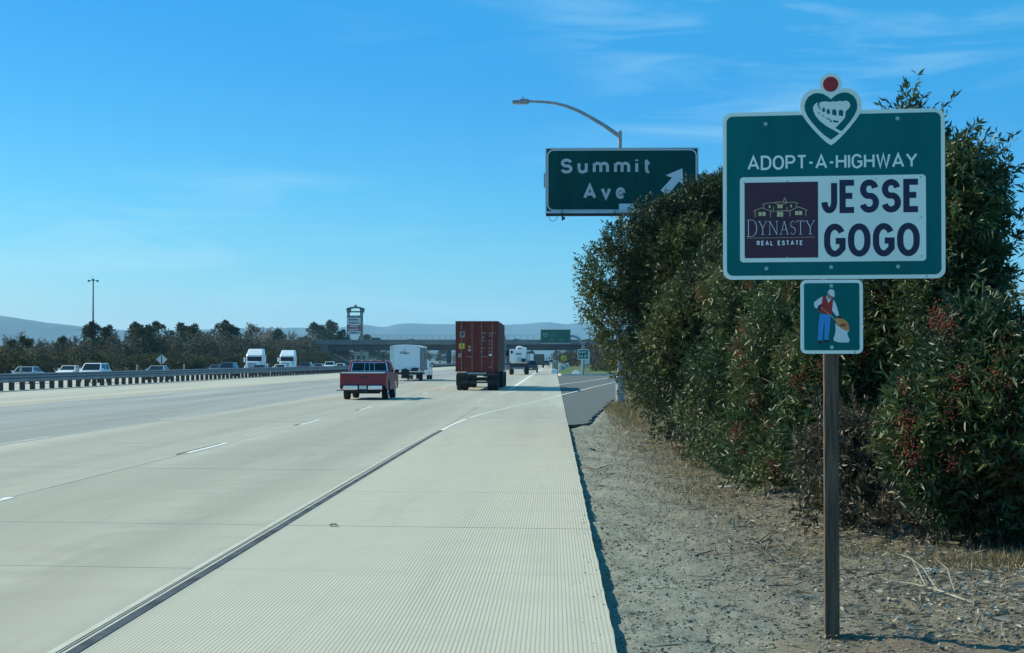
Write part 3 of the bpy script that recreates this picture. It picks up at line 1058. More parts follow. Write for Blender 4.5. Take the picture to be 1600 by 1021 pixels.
# sponsor panel
k = 370 / 1079
Z = zpt(1120, 100, k)
a, b = Z(114, 906), Z(946, 519)
sp = plate(MB(), rrect(a[0], a[1], b[0], b[1], .022), YF - .006, YF - .009).build('sponsor_panel', M['white_sheet'], sg)
a, b = Z(482, 688), Z(925, 538)
letters('letter', 'JESSE', (a[0], a[1], b[0], b[1]), .182, .07, YF - .0102, M['navy'], sp, wide={'J': .30, 'E': .355, 'S': .41})
a, b = Z(493, 885), Z(918, 735)
letters('letter', 'GOGO', (a[0], a[1], b[0], b[1]), .185, .07, YF - .0102, M['navy'], sp, wide={'G': .455, 'O': .48, 'o': .48})
a, b = Z(135, 887), Z(467, 544)
lf = sheet('logo_field', [(a[0], a[1]), (b[0], a[1]), (b[0], b[1]), (a[0], b[1])], YF - .0102, M['plum'], sp)
bolts([(1165.5, 286), (1233, 285), (1369, 283.5), (1437, 282), (1437.5, 343.5), (1167, 402), (1232, 403.5), (1300, 403), (1437.5, 403)], .0048, YF - .0092, sp)
# logo: line drawing of a villa, serif name, rule, small capitals
Z = zpt(1160, 270, 140 / 1021)
dL = YF - .0112


def strokes(name, lines, w, m, parent, d):
    mb = MB()
    for i, ln in enumerate(lines):
        vs, fs = stroke([Z(*p) for p in ln], w)
        mb.add([(v.x, d - .0001 * (i % 4), v.y) for v in vs], fs)
    return mb.build(name, m, parent, fix=False)


strokes('house_drawing', [
    [(145, 452), (165, 438), (240, 408), (330, 442), (390, 452)], [(755, 445), (735, 435), (655, 402), (570, 440), (515, 452)],
    [(168, 445), (168, 515)], [(340, 448), (340, 515)], [(560, 446), (560, 512)], [(738, 440), (738, 508)],
    [(245, 370), (300, 356), (385, 352), (425, 372)], [(655, 362), (600, 350), (525, 352), (480, 372)],
    [(262, 372), (268, 410)], [(635, 366), (628, 405)], [(380, 352), (400, 346), (500, 346), (530, 350)],
    [(375, 400), (375, 440)], [(525, 400), (525, 436)], [(400, 448), (520, 442)],
    [(485, 335), (500, 300), (518, 335)], [(482, 338), (482, 348)], [(518, 336), (518, 348)]], .0030, M['gold'], lf, dL)
win = MB()
for x0, y0, x1, y1 in ((205, 455, 240, 500), (248, 455, 285, 500), (618, 450, 653, 495), (660, 450, 697, 495), (415, 455, 448, 512), (453, 455, 482, 512), (420, 372, 445, 415), (450, 372, 475, 415), (322, 380, 340, 412), (565, 376, 583, 408)):
    p, q = Z(x0, y1), Z(x1, y0)
    win.poly([(p[0], dL, p[1]), (q[0], dL, p[1]), (q[0], dL, q[1]), (p[0], dL, q[1])])
win.build('window_print', M['gold'], lf, fix=False)
thick, thin, ser = [], [], []
T0, B0 = 562, 712


def gl(ch, x0, x1, t=T0, b=B0):
    w = x1 - x0
    X = lambda f: x0 + w * f
    s2 = 9
    if ch == 'D':
        thick.append([(X(.16), t), (X(.16), b)])
        thin.append([(X(.0), t), (X(.45), t)] + [(X(.45) + w * .5 * math.sin(R(q)), (t + b) / 2 - (b - t) / 2 * math.cos(R(q))) for q in range(10, 180, 17)] + [(X(.45), b), (X(0), b)])
        thick.append([(X(.45) + w * .5 * math.sin(R(q)), (t + b) / 2 - (b - t) / 2 * math.cos(R(q))) for q in range(40, 145, 17)])
    if ch == 'Y':
        thick.append([(X(.08), t), (X(.5), (t + b) / 2)])
        thin.append([(X(.93), t), (X(.5), (t + b) / 2)])
        thick.append([(X(.5), (t + b) / 2), (X(.5), b)])
        ser.extend([[(X(-.05), t), (X(.25), t)], [(X(.8), t), (X(1.05), t)], [(X(.3), b), (X(.7), b)]])
    if ch == 'N':
        thin.append([(X(.1), b), (X(.1), t)])
        thick.append([(X(.1), t), (X(.92), b)])
        thin.append([(X(.92), b), (X(.92), t)])
        ser.extend([[(X(-.05), b), (X(.25), b)], [(X(-.05), t), (X(.15), t)], [(X(.78), t), (X(1.05), t)]])
    if ch == 'A':
        thin.append([(X(.06), b), (X(.5), t)])
        thick.append([(X(.5), t), (X(.94), b)])
        thin.append([(X(.24), b - (b - t) * .36), (X(.76), b - (b - t) * .36)])
        ser.extend([[(X(-.06), b), (X(.2), b)], [(X(.78), b), (X(1.06), b)]])
    if ch == 'S':
        q = arc(.5, .755, .4, .235, 30, 270, 12) + arc(.5, .26, .46, .26, 90, -150, 12)[1:]
        thin.append([(X(p[0]), b - p[1] * (b - t)) for p in q])
        thick.append([(X(p[0]), b - p[1] * (b - t)) for p in q[9:17]])
    if ch == 'T':
        thick.append([(X(.5), t), (X(.5), b)])
        thin.append([(X(0), t), (X(1), t)])
        ser.extend([[(X(.02), t), (X(.02), t + 22)], [(X(.98), t), (X(.98), t + 22)], [(X(.3), b), (X(.7), b)]])


gl('D', 70, 190, 545, 735)
for ch, x0, x1 in (('Y', 205, 298), ('N', 322, 420), ('A', 450, 540), ('S', 562, 622), ('T', 636, 722), ('Y', 740, 835)):
    gl(ch, x0, x1)
strokes('serif_name', thick, .0036, M['print_white'], lf, dL)
strokes('serif_name', thin + ser, .0021, M['print_white'], lf, dL - .0005)
strokes('rule_line', [[(70, 752), (832, 747)]], .0016, M['gold'], lf, dL)
a, b = Z(184, 836), Z(702, 782)
letters('letter', 'REAL ESTATE', (a[0], a[1], b[0], b[1]), .2, .42, dL, M['print_white'], lf)

# heart emblem plate
k = 100 / 817
Z = zpt(1250, 110, k)


def heart(half, cx=412):
    return [(cx + x, y) for x, y in half] + [(cx - x, y) for x, y in half[::-1] if x > 0]


hp = heart([(0, 300), (90, 280), (170, 264), (250, 274), (320, 318), (366, 385), (386, 460), (384, 525), (362, 592), (310, 672), (230, 772), (140, 868), (60, 945), (0, 985)])
em = plate(MB(), [Z(*p) for p in hp], YF - .006, YF - .010).build('heart_emblem', M['white_sheet'], sg)
c = Z(410, 212)
MB().lathe([(.0005, YF - .006), (140 * k * s_, YF - .006), (140 * k * s_, YF - .0102), (.0005, YF - .0102)], (c[0], 0, c[1]), 'Y', 36).build('dot_backing', M['white_sheet'], em)
sheet('red_dot', [(c[0] + 96 * k * s_ * math.cos(R(q)), c[1] + 96 * k * s_ * math.sin(R(q))) for q in range(0, 360, 10)], YF - .0112, M['sign_red'], em)
sheet('green_heart', [Z(*p) for p in heart([(0, 402), (45, 362), (100, 331), (160, 319), (222, 326), (282, 364), (318, 420), (332, 480), (325, 540), (296, 608), (236, 694), (160, 782), (85, 856), (0, 915)])], YF - .0112, M['green_sheet'], em)
sheet('road_print', [Z(*p) for p in [(246, 432), (205, 465), (187, 500), (190, 540), (215, 602), (270, 672), (350, 738), (440, 790), (500, 826), (530, 850), (560, 815), (515, 797), (465, 768), (500, 735), (560, 672), (588, 640), (596, 560), (640, 520), (655, 480), (640, 445), (605, 422), (560, 434), (520, 424), (480, 436), (440, 430), (400, 438), (350, 428), (300, 430), (268, 445), (262, 480), (280, 520), (262, 505), (248, 470)]], YF - .0122, M['white_sheet'], em)
ar = MB()
for x0, y0, x1, y1, ht in ((306, 505, 338, 562, 560), (360, 525, 398, 590, 585), (426, 530, 482, 612, 600), (510, 538, 565, 620, 612)):
    pts = [(x0, ht), (x1, y1), (x1, y0 + 20), (x1 - (x1 - x0) * .25, y0 + 3), (x0 + (x1 - x0) * .25, y0), (x0, y0 + 18)]
    ar.poly([(Z(*p)[0], YF - .0132, Z(*p)[1]) for p in pts])
for pts in ([(245, 430), (262, 436), (258, 470), (285, 525), (300, 545), (262, 512), (243, 465)], [(243, 560), (252, 560), (280, 585), (270, 588)], [(295, 600), (305, 598), (332, 620), (322, 625)],
            [(345, 640), (358, 636), (408, 660), (398, 668)], [(440, 672), (452, 668), (512, 685), (500, 702), (438, 692)], [(396, 682), (410, 664), (428, 682), (412, 694)]):
    ar.poly([(Z(*p)[0], YF - .0132, Z(*p)[1]) for p in pts])
ar.build('arch_print', M['green_sheet'], em, fix=False)

# litter picker panel
k = 140 / 1021
Z = zpt(1230, 430, k)
a, b = Z(163, 896), Z(862, 64)
lp = plate(MB(), rrect(a[0], a[1], b[0], b[1], .035), YF, YF - .004).build('litter_panel', M['white_sheet'], sg)
a, b = Z(203, 858), Z(824, 100)
sheet('green_field', rrect(a[0], a[1], b[0], b[1], .014), YF - .005, M['green_sheet'], lp)
PIC = [
    ('cap_print', 'shirt', 2, [(470, 200), (490, 172), (520, 168), (545, 190), (548, 258), (520, 250), (480, 222)]),
    ('face_print', 'skin', 1, [(470, 205), (458, 240), (478, 282), (515, 275), (535, 255), (505, 225)]),
    ('sleeve_print', 'shirt', 1, [(415, 250), (370, 275), (318, 315), (315, 340), (325, 375), (350, 388), (370, 350), (405, 330)]),
    ('sleeve_print', 'shirt', 1, [(533, 285), (555, 320), (580, 400), (597, 462), (570, 478), (540, 440), (512, 400), (520, 330)]),
    ('collar_print', 'shirt', 1, [(450, 248), (455, 300), (478, 330), (515, 275), (498, 265)]),
    ('vest_print', 'sign_red', 2, [(415, 250), (450, 250), (478, 328), (515, 270), (533, 290), (518, 400), (522, 442), (480, 460), (370, 425), (365, 380), (400, 340)]),
    ('trousers_print', 'jeans', 1, [(380, 440), (500, 462), (503, 480), (490, 620), (477, 742), (430, 740), (433, 560), (438, 520), (425, 560), (408, 747), (358, 747), (362, 600)]),
    ('shoe_print', 'ink_black', 2, [(360, 750), (408, 750), (411, 782), (360, 784)]),
    ('shoe_print', 'ink_black', 2, [(430, 740), (478, 742), (492, 766), (428, 768)]),
    ('glove_print', 'ink_black', 3, [(362, 355), (392, 342), (398, 372), (380, 405), (362, 395)]),
    ('glove_print', 'ink_black', 3, [(565, 478), (590, 466), (622, 490), (615, 502), (580, 492)]),
    ('stick_print', 'orange', 4, [(385, 372), (392, 366), (502, 456), (496, 466)]),
    ('stick_print', 'galv', 4, [(500, 466), (507, 460), (560, 520), (552, 526)]),
    ('bag_print', 'shirt', 1, [(553, 550), (580, 580), (620, 610), (680, 640), (712, 636), (685, 662), (700, 710), (713, 745), (700, 770), (600, 770), (545, 755), (530, 730), (550, 680), (558, 620)]),
    ('bag_print', 'orange', 2, [(550, 500), (590, 490), (640, 505), (690, 540), (710, 600), (710, 635), (680, 642), (620, 612), (580, 572), (560, 535)]),
    ('bag_mark', 'brick_ink', 3, [(595, 572), (640, 558), (677, 560), (672, 590), (605, 590)]),
]
for nm, mm, lay, pts in PIC:
    sheet(nm, [Z(*p) for p in pts], YF - .005 - .0006 * lay, M[mm], lp)
bolts([(1300.3, 448), (1300.5, 542.8)], .0125, YF - .005, lp)
bolts([(1335.5, 550.5)], .006, YF - .004, lp)


# ================================================================== THE SUMMIT AVE SIGN
QY = 43.5
q_ = QY / F
sm = thing('overhead_exit_sign', 'wide dark green Summit Ave sign with an up-right arrow, half hidden by the hedge', 'road sign', (2.0, QY, 0))


def QP(px, py):
    v = at(px, py, QY)
    return (v.x - 2.0, v.z)


a, b = QP(854, 330.5), QP(1089.5, 232.5)
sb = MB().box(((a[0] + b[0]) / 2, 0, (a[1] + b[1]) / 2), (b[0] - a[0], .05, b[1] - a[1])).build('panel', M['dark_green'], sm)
mb = MB()
w = .05
mb.box(((a[0] + b[0]) / 2, 0, a[1] - w / 2 - .01), (b[0] - a[0] + .06, .07, w + .02))
mb.box(((a[0] + b[0]) / 2, 0, b[1] + w / 4), (b[0] - a[0] + .06, .07, w / 2))
for x in (a[0] - .016, b[0] + .016):
    mb.box((x, 0, (a[1] + b[1]) / 2), (.03, .07, b[1] - a[1]))
mb.build('frame', M['alu'], sm)
outer = rrect(a[0] + .015, a[1] + .01, b[0] - .015, b[1] - .012, .17, 8)
inner = rrect(a[0] + .045, a[1] + .04, b[0] - .045, b[1] - .045, .145, 8)
n = len(outer)
mb = MB().add([(x, -.0275, z) for x, z in outer] + [(x, -.0275, z) for x, z in inner], [(i, (i + 1) % n, n + (i + 1) % n, n + i) for i in range(n)])
mb.build('border', M['button'], sb, fix=False)
for body, (x0, y0, x1, y1), t, gap in (('Summit', (876, 271.5, 1017, 248), .19, .42), ('Ave', (911.5, 311.5, 977, 288), .19, .42)):
    p, q = QP(x0, y0), QP(x1, y1)
    letters('letter', body, (p[0], p[1], q[0], q[1]), t, gap, -.0285, M['button'], sb)
    letters('letter_core', body, (p[0], p[1], q[0], q[1]), t, gap, -.0385, M['button_core'], sb, core=.42)
sheet('arrow', [QP(*p) for p in [(1040, 274.5), (1066, 263.5), (1068, 290), (1061, 284), (1043, 306), (1032, 298), (1050, 278)]], -.0285, M['button'], sb)
# service rail, its lamp and cable, and the small plate at the foot
p, q = QP(853, 339.5), QP(1092, 334.5)
MB().box(((p[0] + q[0]) / 2, -.25, (p[1] + q[1]) / 2), (q[0] - p[0], .12, .07)).build('lamp_rail', M['dark_metal'], sm)
mb = MB()
for px in (878, 960, 1050):
    c = QP(px, 332)
    mb.box((c[0], -.14, c[1] + .01), (.05, .3, .05)).box((c[0], -.02, c[1] - .02), (.04, .1, .16))
mb.build('rail_bracket', M['galv'], sm)
c = QP(879, 341)
mb = MB().box((c[0], -.25, c[1] + .03), (.05, .06, .10)).box((c[0] + .02, -.25, c[1] - .04), (.10, .09, .05), rot=(0, R(-35), 0))
mb.build('sign_lamp', M['dark_metal'], sm)
MB().tube([(QP(857, 340)[0], -.25, QP(857, 340)[1]), (QP(860, 346)[0], -.25, QP(860, 346)[1]), (QP(864, 347.5)[0], -.25, QP(864, 347.5)[1]), (QP(869, 345)[0], -.25, QP(869, 345)[1]), (QP(871, 340)[0], -.25, QP(871, 340)[1])], .008, 6).build('cable', M['dark_metal'], sm)
p, q = QP(967, 332), QP(991, 319)
MB().box(((p[0] + q[0]) / 2, -.06, (p[1] + q[1]) / 2), (q[0] - p[0], .04, q[1] - p[1])).build('number_panel', M['alu'], sm)
p, q = QP(852, 293), QP(854, 271)
MB().box((p[0] - .01, .05, (p[1] + q[1]) / 2), (.06, .1, q[1] - p[1])).build('beam_end', M['galv'], sm)
c = QP(1100, 280)
MB().box((2.2, .3, c[1]), (5.2, .32, .30)).build('beam', M['galv'], sm)
MB().tube([(4.9, .3, -.3), (4.9, .3, c[1] + .3)], [.24, .19], 16).build('post', M['galv'], sm, smooth=True)


# ================================================================== STREET LIGHT
LY = 61.0
ll = thing('street_light', 'tall grey street light with a curved arm reaching over the road behind the exit sign', 'street light', at(969, 564, LY) - Vector((0, 0, CAM_H)))
top = at(970, 205, LY).z
MB().tube([(0, 0, -.2), (0, 0, 1.6), (0, 0, top)], [.135, .13, .075], 14).build('pole', M['galv'], ll, smooth=True)
MB().lathe([(.165, -.1), (.165, 1.08), (.15, 1.12), (.13, 1.12)], (0, 0, 0), 'Z', 14).box((-.15, -.03, 1.02), (.12, .1, .16)).build('base_cover', M['galv'], ll)
pts = [at(970, 214, LY), at(962, 209, LY), at(945, 197, LY), at(925, 185, LY), at(905, 174, LY), at(885, 166, LY), at(868, 161.5, LY), at(850, 159.5, LY), at(826, 158.5, LY)]
base = Vector(ll.location)
MB().tube([p - base for p in pts], [.085, .08, .072, .066, .062, .058, .055, .05, .045], 10).build('arm', M['galv'], ll, smooth=True)
c = at(814, 158.5, LY) - base
mb = MB().box((c.x + .12, 0, c.z - .01), (.34, .26, .17)).box((c.x - .18, 0, c.z - .01), (.34, .22, .10), rot=(0, R(2), 0), taper=(.8, .8)).box((c.x + .07, 0, c.z + .12), (.06, .06, .12))
lm = mb.build('luminaire', M['galv'], ll, bevel=.02)
MB().box((c.x - .1, 0, c.z - .09), (.36, .18, .05), taper=(1.1, 1.1)).build('lens', M['lens'], lm)

# high mast light over the trees
mast = thing('mast_light', 'very tall thin light mast with three lamp heads above the far trees', 'street light', (at(148, 0, 320).x, 320, -.3))
H = at(148, 438, 320).z + .3
MB().tube([(0, 0, 0), (0, 0, H)], [.26, .13], 10).build('pole', M['galv'], mast, smooth=True)
for dx in (-.85, 0, .85):
    MB().box((dx, 0, H - (.15 if dx else -.05)), (.42, .5, .32), taper=(.6, .8)).box((dx / 2, 0, H - .05), (abs(dx) + .1, .1, .1)).build('lamp_head', M['dark_metal'], mast)
MB().tube([(-.25, 0, H), (-.25, 0, H + .9)], .03, 5).build('lightning_rod', M['dark_metal'], mast)

# ================================================================== GORE SIGNS
ex = thing('gore_exit_sign', 'small green and white-bordered EXIT sign with arrow on the grass island', 'road sign', (at(911, 0, 194.6).x, 194.6, -.05))
ke = 194.6 / F
EP = lambda px, py: ((px - 911) * ke, 1.75 - (py - 564) * ke)
a, b = EP(902, 562), EP(919.5, 546)
MB().tube([(.0, .05, 0), (.0, .05, b[1] - .1)], .07, 8).build('post', M['galv'], ex, smooth=True)
MB().tube([(-.17, .05, 0), (-.17, .05, b[1] - .1)], .06, 8).build('post', M['alu'], ex, smooth=True)
pe = plate(MB(), rrect(a[0], a[1], b[0], b[1], .12), -.04, -.06).build('panel', M['white_sheet'], ex)
sheet('green_field', rrect(a[0] + .085, a[1] + .085, b[0] - .085, b[1] - .085, .06), -.066, M['far_green'], pe)
p, q = EP(905, 552.5), EP(915.5, 549)
letters('letter', 'EXIT', (p[0], p[1], q[0], q[1]), .2, .3, -.075, M['white_sheet'], pe, joined=True)
p, q = EP(904.3, 558.8), EP(910, 555.4)
letters('letter', '115', (p[0], p[1], q[0], q[1]), .2, .25, -.075, M['white_sheet'], pe, joined=True)
sheet('arrow', [EP(*z) for z in [(913.2, 555), (916, 554.6), (915.6, 557.6), (914.8, 556.8), (913.2, 559), (912, 558.2), (914, 556)]], -.075, M['white_sheet'], pe)
sv = thing('route_sign', 'pale plain sign panel on two posts just behind the EXIT sign', 'road sign', (at(917, 0, 214).x, 214, .05))
MB().box((0, 0, 2.0), (.62, .05, 1.6)).build('panel', M['alu'], sv, bevel=.01)
for x in (-.2, .24):
    MB().tube([(x, .06, 0), (x, .06, 2.4)], .05, 6).build('post', M['galv'], sv)

gs = thing('guide_sign', 'green guide sign with a route shield hanging from a curved grey mast arm', 'road sign', (at(911.5, 0, 330).x, 330, -.05))
kg = 330 / F
GP = lambda px, py: ((px - 911.5) * kg, 1.75 - (py - 564) * kg)
a, b = GP(844.5, 535.5), GP(891, 515.3)
pg = MB().box(((a[0] + b[0]) / 2, 0, (a[1] + b[1]) / 2), (b[0] - a[0], .12, b[1] - a[1])).build('panel', M['far_green'], gs)
MB().box(((a[0] + b[0]) / 2, -.05, a[1] - .15), (b[0] - a[0], .2, .26)).build('lamp_rail', M['galv'], gs)
M['faded'] = mat('faded_sheeting', (.09, .27, .26), .5, var=.1, scale=3)
for body, r in (('WEST', (859, 521.8, 869, 519.8)), ('EAST', (859, 526.6, 869, 524.2)), ('EXIT 1 MILE', (858.7, 533, 881, 529.5))):
    p, q = GP(r[0], r[1]), GP(r[2], r[3])
    letters('letter', body, (p[0], p[1], q[0], q[1]), .2, .3, -.07, M['faded'], pg, joined=True)
p, q = GP(876.5, 519.6), GP(889.3, 515.9)
tabs = MB().add([(p[0], -.066, p[1]), (q[0], -.066, p[1]), (q[0], -.066, p[1] + .05), (p[0], -.066, p[1] + .05)], [(0, 1, 2, 3)])
tabs.build('exit_tab', M['faded'], pg, fix=False)
shp = [GP(*z) for z in [(848.3, 520.8), (850, 520.2), (852.3, 520.8), (854.6, 520.2), (856.3, 520.8), (856.8, 524.5), (854.6, 527), (852.3, 527.6), (850, 527), (847.8, 524.5)]]
sheet('route_shield', shp, -.066, M['faded'], pg)
p, q = GP(849.3, 525.6), GP(855.3, 522.6)
letters('letter', '210', (p[0], p[1], q[0], q[1]), .2, .3, -.075, M['far_green'], pg, joined=True)
pp = [(0, .3, 0), (0, .3, GP(0, 548)[1]), (-.05, .3, GP(0, 541)[1]), (GP(908, 0)[0], .3, GP(0, 534)[1]), (GP(903, 0)[0], .3, GP(0, 528.5)[1]), (GP(897, 0)[0], .3, GP(0, 525.8)[1]), (GP(890, 0)[0], .3, GP(0, 524.8)[1]), (GP(848, 0)[0], .3, GP(0, 524)[1])]
MB().tube(pp, [.3, .28, .27, .26, .25, .24, .23, .18], 12).build('mast_arm', M['galv'], gs, smooth=True)

# yellow hazard marker, white barrier and sand drums on the island nose
hz = thing('hazard_marker', 'yellow and dark round-cornered hazard board standing on the far end of the island', 'road sign', (at(881, 0, 300).x, 300, .05))
kh = 300 / F
MB().box((0, 0, 1.75 + 3.2 * kh), (9 * kh, .06, 7.6 * kh)).build('board', M['yellow'], hz, bevel=.05)
for k2 in (-.25, .05, .32):
    MB().box((k2, -.035, 1.75 + 3.2 * kh), (.09, .01, .85), rot=(0, R(28), 0)).build('stripe', M['ink_black'], hz)
MB().tube([(0, .06, 0), (0, .06, 2.2)], .05, 6).build('post', M['galv'], hz)
for lab, px, Y, w_, h_, ml in (('white concrete block at the tip of the grass island', 866, 216, 1.0, .5, 'wall_white'),
                               ('low white concrete block in the grass behind the kerb', 900, 205, .95, .38, 'wall_white')):
    mb = MB().box((0, 0, h_ / 2), (w_, 1.2, h_), taper=(.8, .6))
    mb.box((0, 0, h_ + .06), (w_ * .3, .4, .16))
    o = tag(mb.build('concrete_block', M[ml], bevel=.03), lab, 'block')
    o.location = (at(px, 0, Y).x, Y, .05)
cr = thing('crash_cushion', 'folded pale crash cushion with a white nose ahead of the hazard board', 'crash barrier', (at(877, 0, 285).x, 285, .0))
MB().box((-.25, 0, .55), (.5, .5, 1.1)).build('nose', M['wall_white'], cr, bevel=.08)
for i in range(4):
    MB().box((.25 + i * .28, 1 + i * 1.1, .5 + .16 * i), (.5, .9, .7), rot=(0, R(-18), 0)).build('bay', M['wall_white'] if i % 2 else M['galv'], cr, bevel=.03)
bx = thing('utility_cabinet', 'dull grey-green utility cabinet beside the distant carriageway', 'cabinet', (at(867, 0, 330).x, 330, 0))
MB().box((0, 0, .75), (1.15, .7, 1.5)).build('body', mat('cabinet_grey', (.24, .25, .20), .7), bx, bevel=.03)
MB().box((0, 0, 1.53), (1.25, .8, .06)).build('lid', M['galv'], bx)
ds = thing('diamond_sign', 'grey unpainted back of a diamond road sign above the opposite traffic', 'road sign', (at(255, 0, 215).x, 215, -.3))
zc = at(255, 562, 215).z + .3
MB().box((0, .06, zc), (1.0, .02, 1.0), rot=(0, R(45), 0)).build('panel', M['alu'], ds)
MB().box((0, 0, zc / 2 + .3), (.11, .09, zc + .6)).build('post', M['rail_post'], ds)


# ================================================================== OVERPASS
BY = 540.0
bz = lambda y: CAM_H - (y - 564) / F * BY
bx_ = lambda x: at(x, 564, BY).x
br = thing('overpass', 'long grey concrete road bridge crossing the motorway under the hills', 'bridge', (0, BY, 0))
xl, xr_ = bx_(505), bx_(925)
soff, beam_top, par = bz(547.5), bz(538.5), bz(531.6)
xm = (xl + xr_) / 2
L_ = xr_ - xl
MB().box((xm, 5, (soff + beam_top) / 2), (L_, 9.4, beam_top - soff)).build('girder', M['girder'], br)
MB().box((xm, 5, beam_top + .22), (L_ + 60, 12.4, .5)).build('deck', M['bridge'], br)
MB().box((xm, -1.05, (beam_top + .2 + par) / 2 + .02), (L_ + 60, .25, par - beam_top - .1)).build('parapet', M['bridge'], br)
MB().box((xm, 11.05, (beam_top + .2 + par) / 2 + .02), (L_ + 60, .25, par - beam_top - .1)).build('parapet', M['bridge'], br)
fz = bz(523.4)
fp = None
xx = bx_(568)
while xx < bx_(905):
    if fp is None:
        fp = o = MB().box((0, 0, 0), (.10, .10, fz - par)).build('fence_post', M['galv'], br)
    else:
        o = fp.copy()
        COL.objects.link(o)
        o.parent = br
    o.location = (xx, -1.05, (fz + par) / 2)
    xx += 2.05
mb = MB()
for zz in (fz - .05, par + .1):
    mb.box(((bx_(568) + bx_(905)) / 2, -1.05, zz), (bx_(905) - bx_(568), .06, .07))
mb.build('fence_bar', M['galv'], br)
mb = MB()                                                   # chain link, as crossed wires
xx = bx_(568)
hh = fz - par
while xx < bx_(905) - hh:
    for sgn in (1, -1):
        x0 = xx if sgn > 0 else xx + hh
        mb.add([(x0, -1.02, par), (x0 + .007, -1.02, par), (x0 + sgn * hh + .007, -1.02, fz), (x0 + sgn * hh, -1.02, fz)], [(0, 1, 2, 3)])
    xx += .16
o = mb.build('fence_mesh', M['galv'], br, fix=False)
o['kind'] = 'stuff'
for px in (620, 700, 795):
    for yy in (2, 8):
        MB().tube([(bx_(px), yy, -.3), (bx_(px), yy, soff)], .62, 12).build('pier', M['girder'], br, smooth=True)
for px, sgn in ((500, -1), (930, 1)):
    MB().box((bx_(px), 5, (soff + beam_top) / 2 - 1.2), (5, 11, beam_top - soff + 2.4)).build('abutment', M['bridge'], br)
mb = MB()
xa, xb = bx_(503), bx_(551)
mb.loft([[(xa - 14, -12, 0), (xb, -4, 0), (xa + 1, -4, soff - .4), (xa - 14, -4, soff + .8)], [(xa - 14, 14, 0), (xb, 14, 0), (xa + 1, 14, soff - .4), (xa - 14, 14, soff + .8)]])
mb.build('slope_paving', M['girder'], br)
em_ = MB()
for sx, x0 in ((-1, xa - 1), (1, bx_(926))):
    x1 = x0 + sx * 240
    ys_ = (-16, -3, 13, 30)
    em_.loft([[(x0, ys_[0], -.3), (x0, ys_[1], beam_top - .1), (x0, ys_[2], beam_top - .1), (x0, ys_[3], -.3)], [(x1, ys_[0], -.3), (x1, ys_[1], beam_top - 1), (x1, ys_[2], beam_top - 1), (x1, ys_[3], -.3)]])
eb = structure(em_.build('embankment', M['earth']))
eb.location = (0, BY, 0)

# shopping pylon sign
PY = 700.0
py_ = thing('pylon_sign', 'tall grey shopping centre pylon sign with an open arched top behind the bridge', 'sign', (at(556.5, 0, PY).x, PY, -.3))
kp = PY / F
PP = lambda px, py: ((px - 556.5) * kp, 2.0 - (py - 564) * kp)
for px, w_ in ((545.5, 3.6), (566, 4.2)):
    p, q = PP(px, 562), PP(px, 488)
    MB().box((p[0], 0, q[1] / 2), (w_ * kp, 1.6, q[1])).build('column', M['pylon_stone'], py_)
for px in (546, 567):
    p = PP(px, 485)
    MB().box((p[0], 0, p[1]), (6 * kp, 2.0, 7 * kp), taper=(1.15, 1)).build('capital', M['pylon_cap'], py_)
p = PP(556.5, 480.2)
mb = MB()
arcp = [PP(543, 482), PP(549, 479.8), PP(556.5, 479), PP(564, 479.8), PP(570, 482)]
mb.loft([[(x, -1, z) for x, z in arcp] + [(x, -1, z - 2.6 * kp) for x, z in arcp[::-1]], [(x, 1, z) for x, z in arcp] + [(x, 1, z - 2.6 * kp) for x, z in arcp[::-1]]])
mb.build('arch', M['pylon_cap'], py_)
p = PP(556.5, 478)
MB().lathe([(.7, -.6), (.6, .2), (.05, .6)], (p[0], 0, p[1]), 'Z', 10).build('finial', M['pylon_cap'], py_)
p = PP(556.5, 487.2)
MB().box((p[0], 0, p[1]), (14 * kp, .8, 2.2 * kp)).build('tie_beam', M['pylon_stone'], py_)
for nm, y0, y1, mm in (('header_panel', 493.2, 496.8, 'pylon_cap'), ('white_panel', 497, 507.6, 'panel_white'), ('red_panel', 508, 517.5, 'panel_red'), ('lower_panel', 518, 522.6, 'panel_white')):
    p, q = PP(543.4, y1), PP(565, y0)
    o = MB().box(((p[0] + q[0]) / 2, -.9, (p[1] + q[1]) / 2), (q[0] - p[0], .5, q[1] - p[1])).build(nm, M[mm], py_)
    r3 = random.Random(nm)
    mb = MB()
    rowsn = 2 if y1 - y0 > 6 else 1
    for rr in range(rowsn):
        yy = y0 + (y1 - y0) * (rr + .5) / rowsn
        xx = 546 + r3.uniform(0, 2)
        while xx < 561:
            w_ = r3.uniform(.8, 2.2)
            c = PP(xx + w_ / 2, yy)
            mb.box((c[0], -1.16, c[1]), (w_ * kp * .8, .02, r3.uniform(1.6, 2.6) * kp))
            xx += w_
    mb.build('faded_print', M['panel_navy'] if 'white' in nm or 'lower' in nm else M['panel_white'] if 'head' not in nm else M['pylon_stone'], o)


# ================================================================== VEHICLES (local +y = direction of travel, +x = right)
def wheel(parent, x, y, r, w, rim='alu', n=20):
    o = MB().lathe([(r * .62, -w / 2), (r * .92, -w / 2), (r, -w * .36), (r, w * .36), (r * .92, w / 2), (r * .62, w / 2), (r * .58, w * .3), (r * .58, -w * .3), (r * .62, -w / 2)], (0, 0, 0), 'X', n).build('wheel', M['rubber'], parent, smooth=True)
    o.location = (x, y, r)
    sgn = 1 if x > 0 else -1
    MB().lathe([(.001, sgn * w * .22), (r * .2, sgn * w * .30), (r * .3, sgn * w * .18), (r * .5, sgn * w * .22), (r * .6, sgn * w * .44)], (0, 0, 0), 'X', 14).build('rim', M[rim], o, smooth=True)
    return o


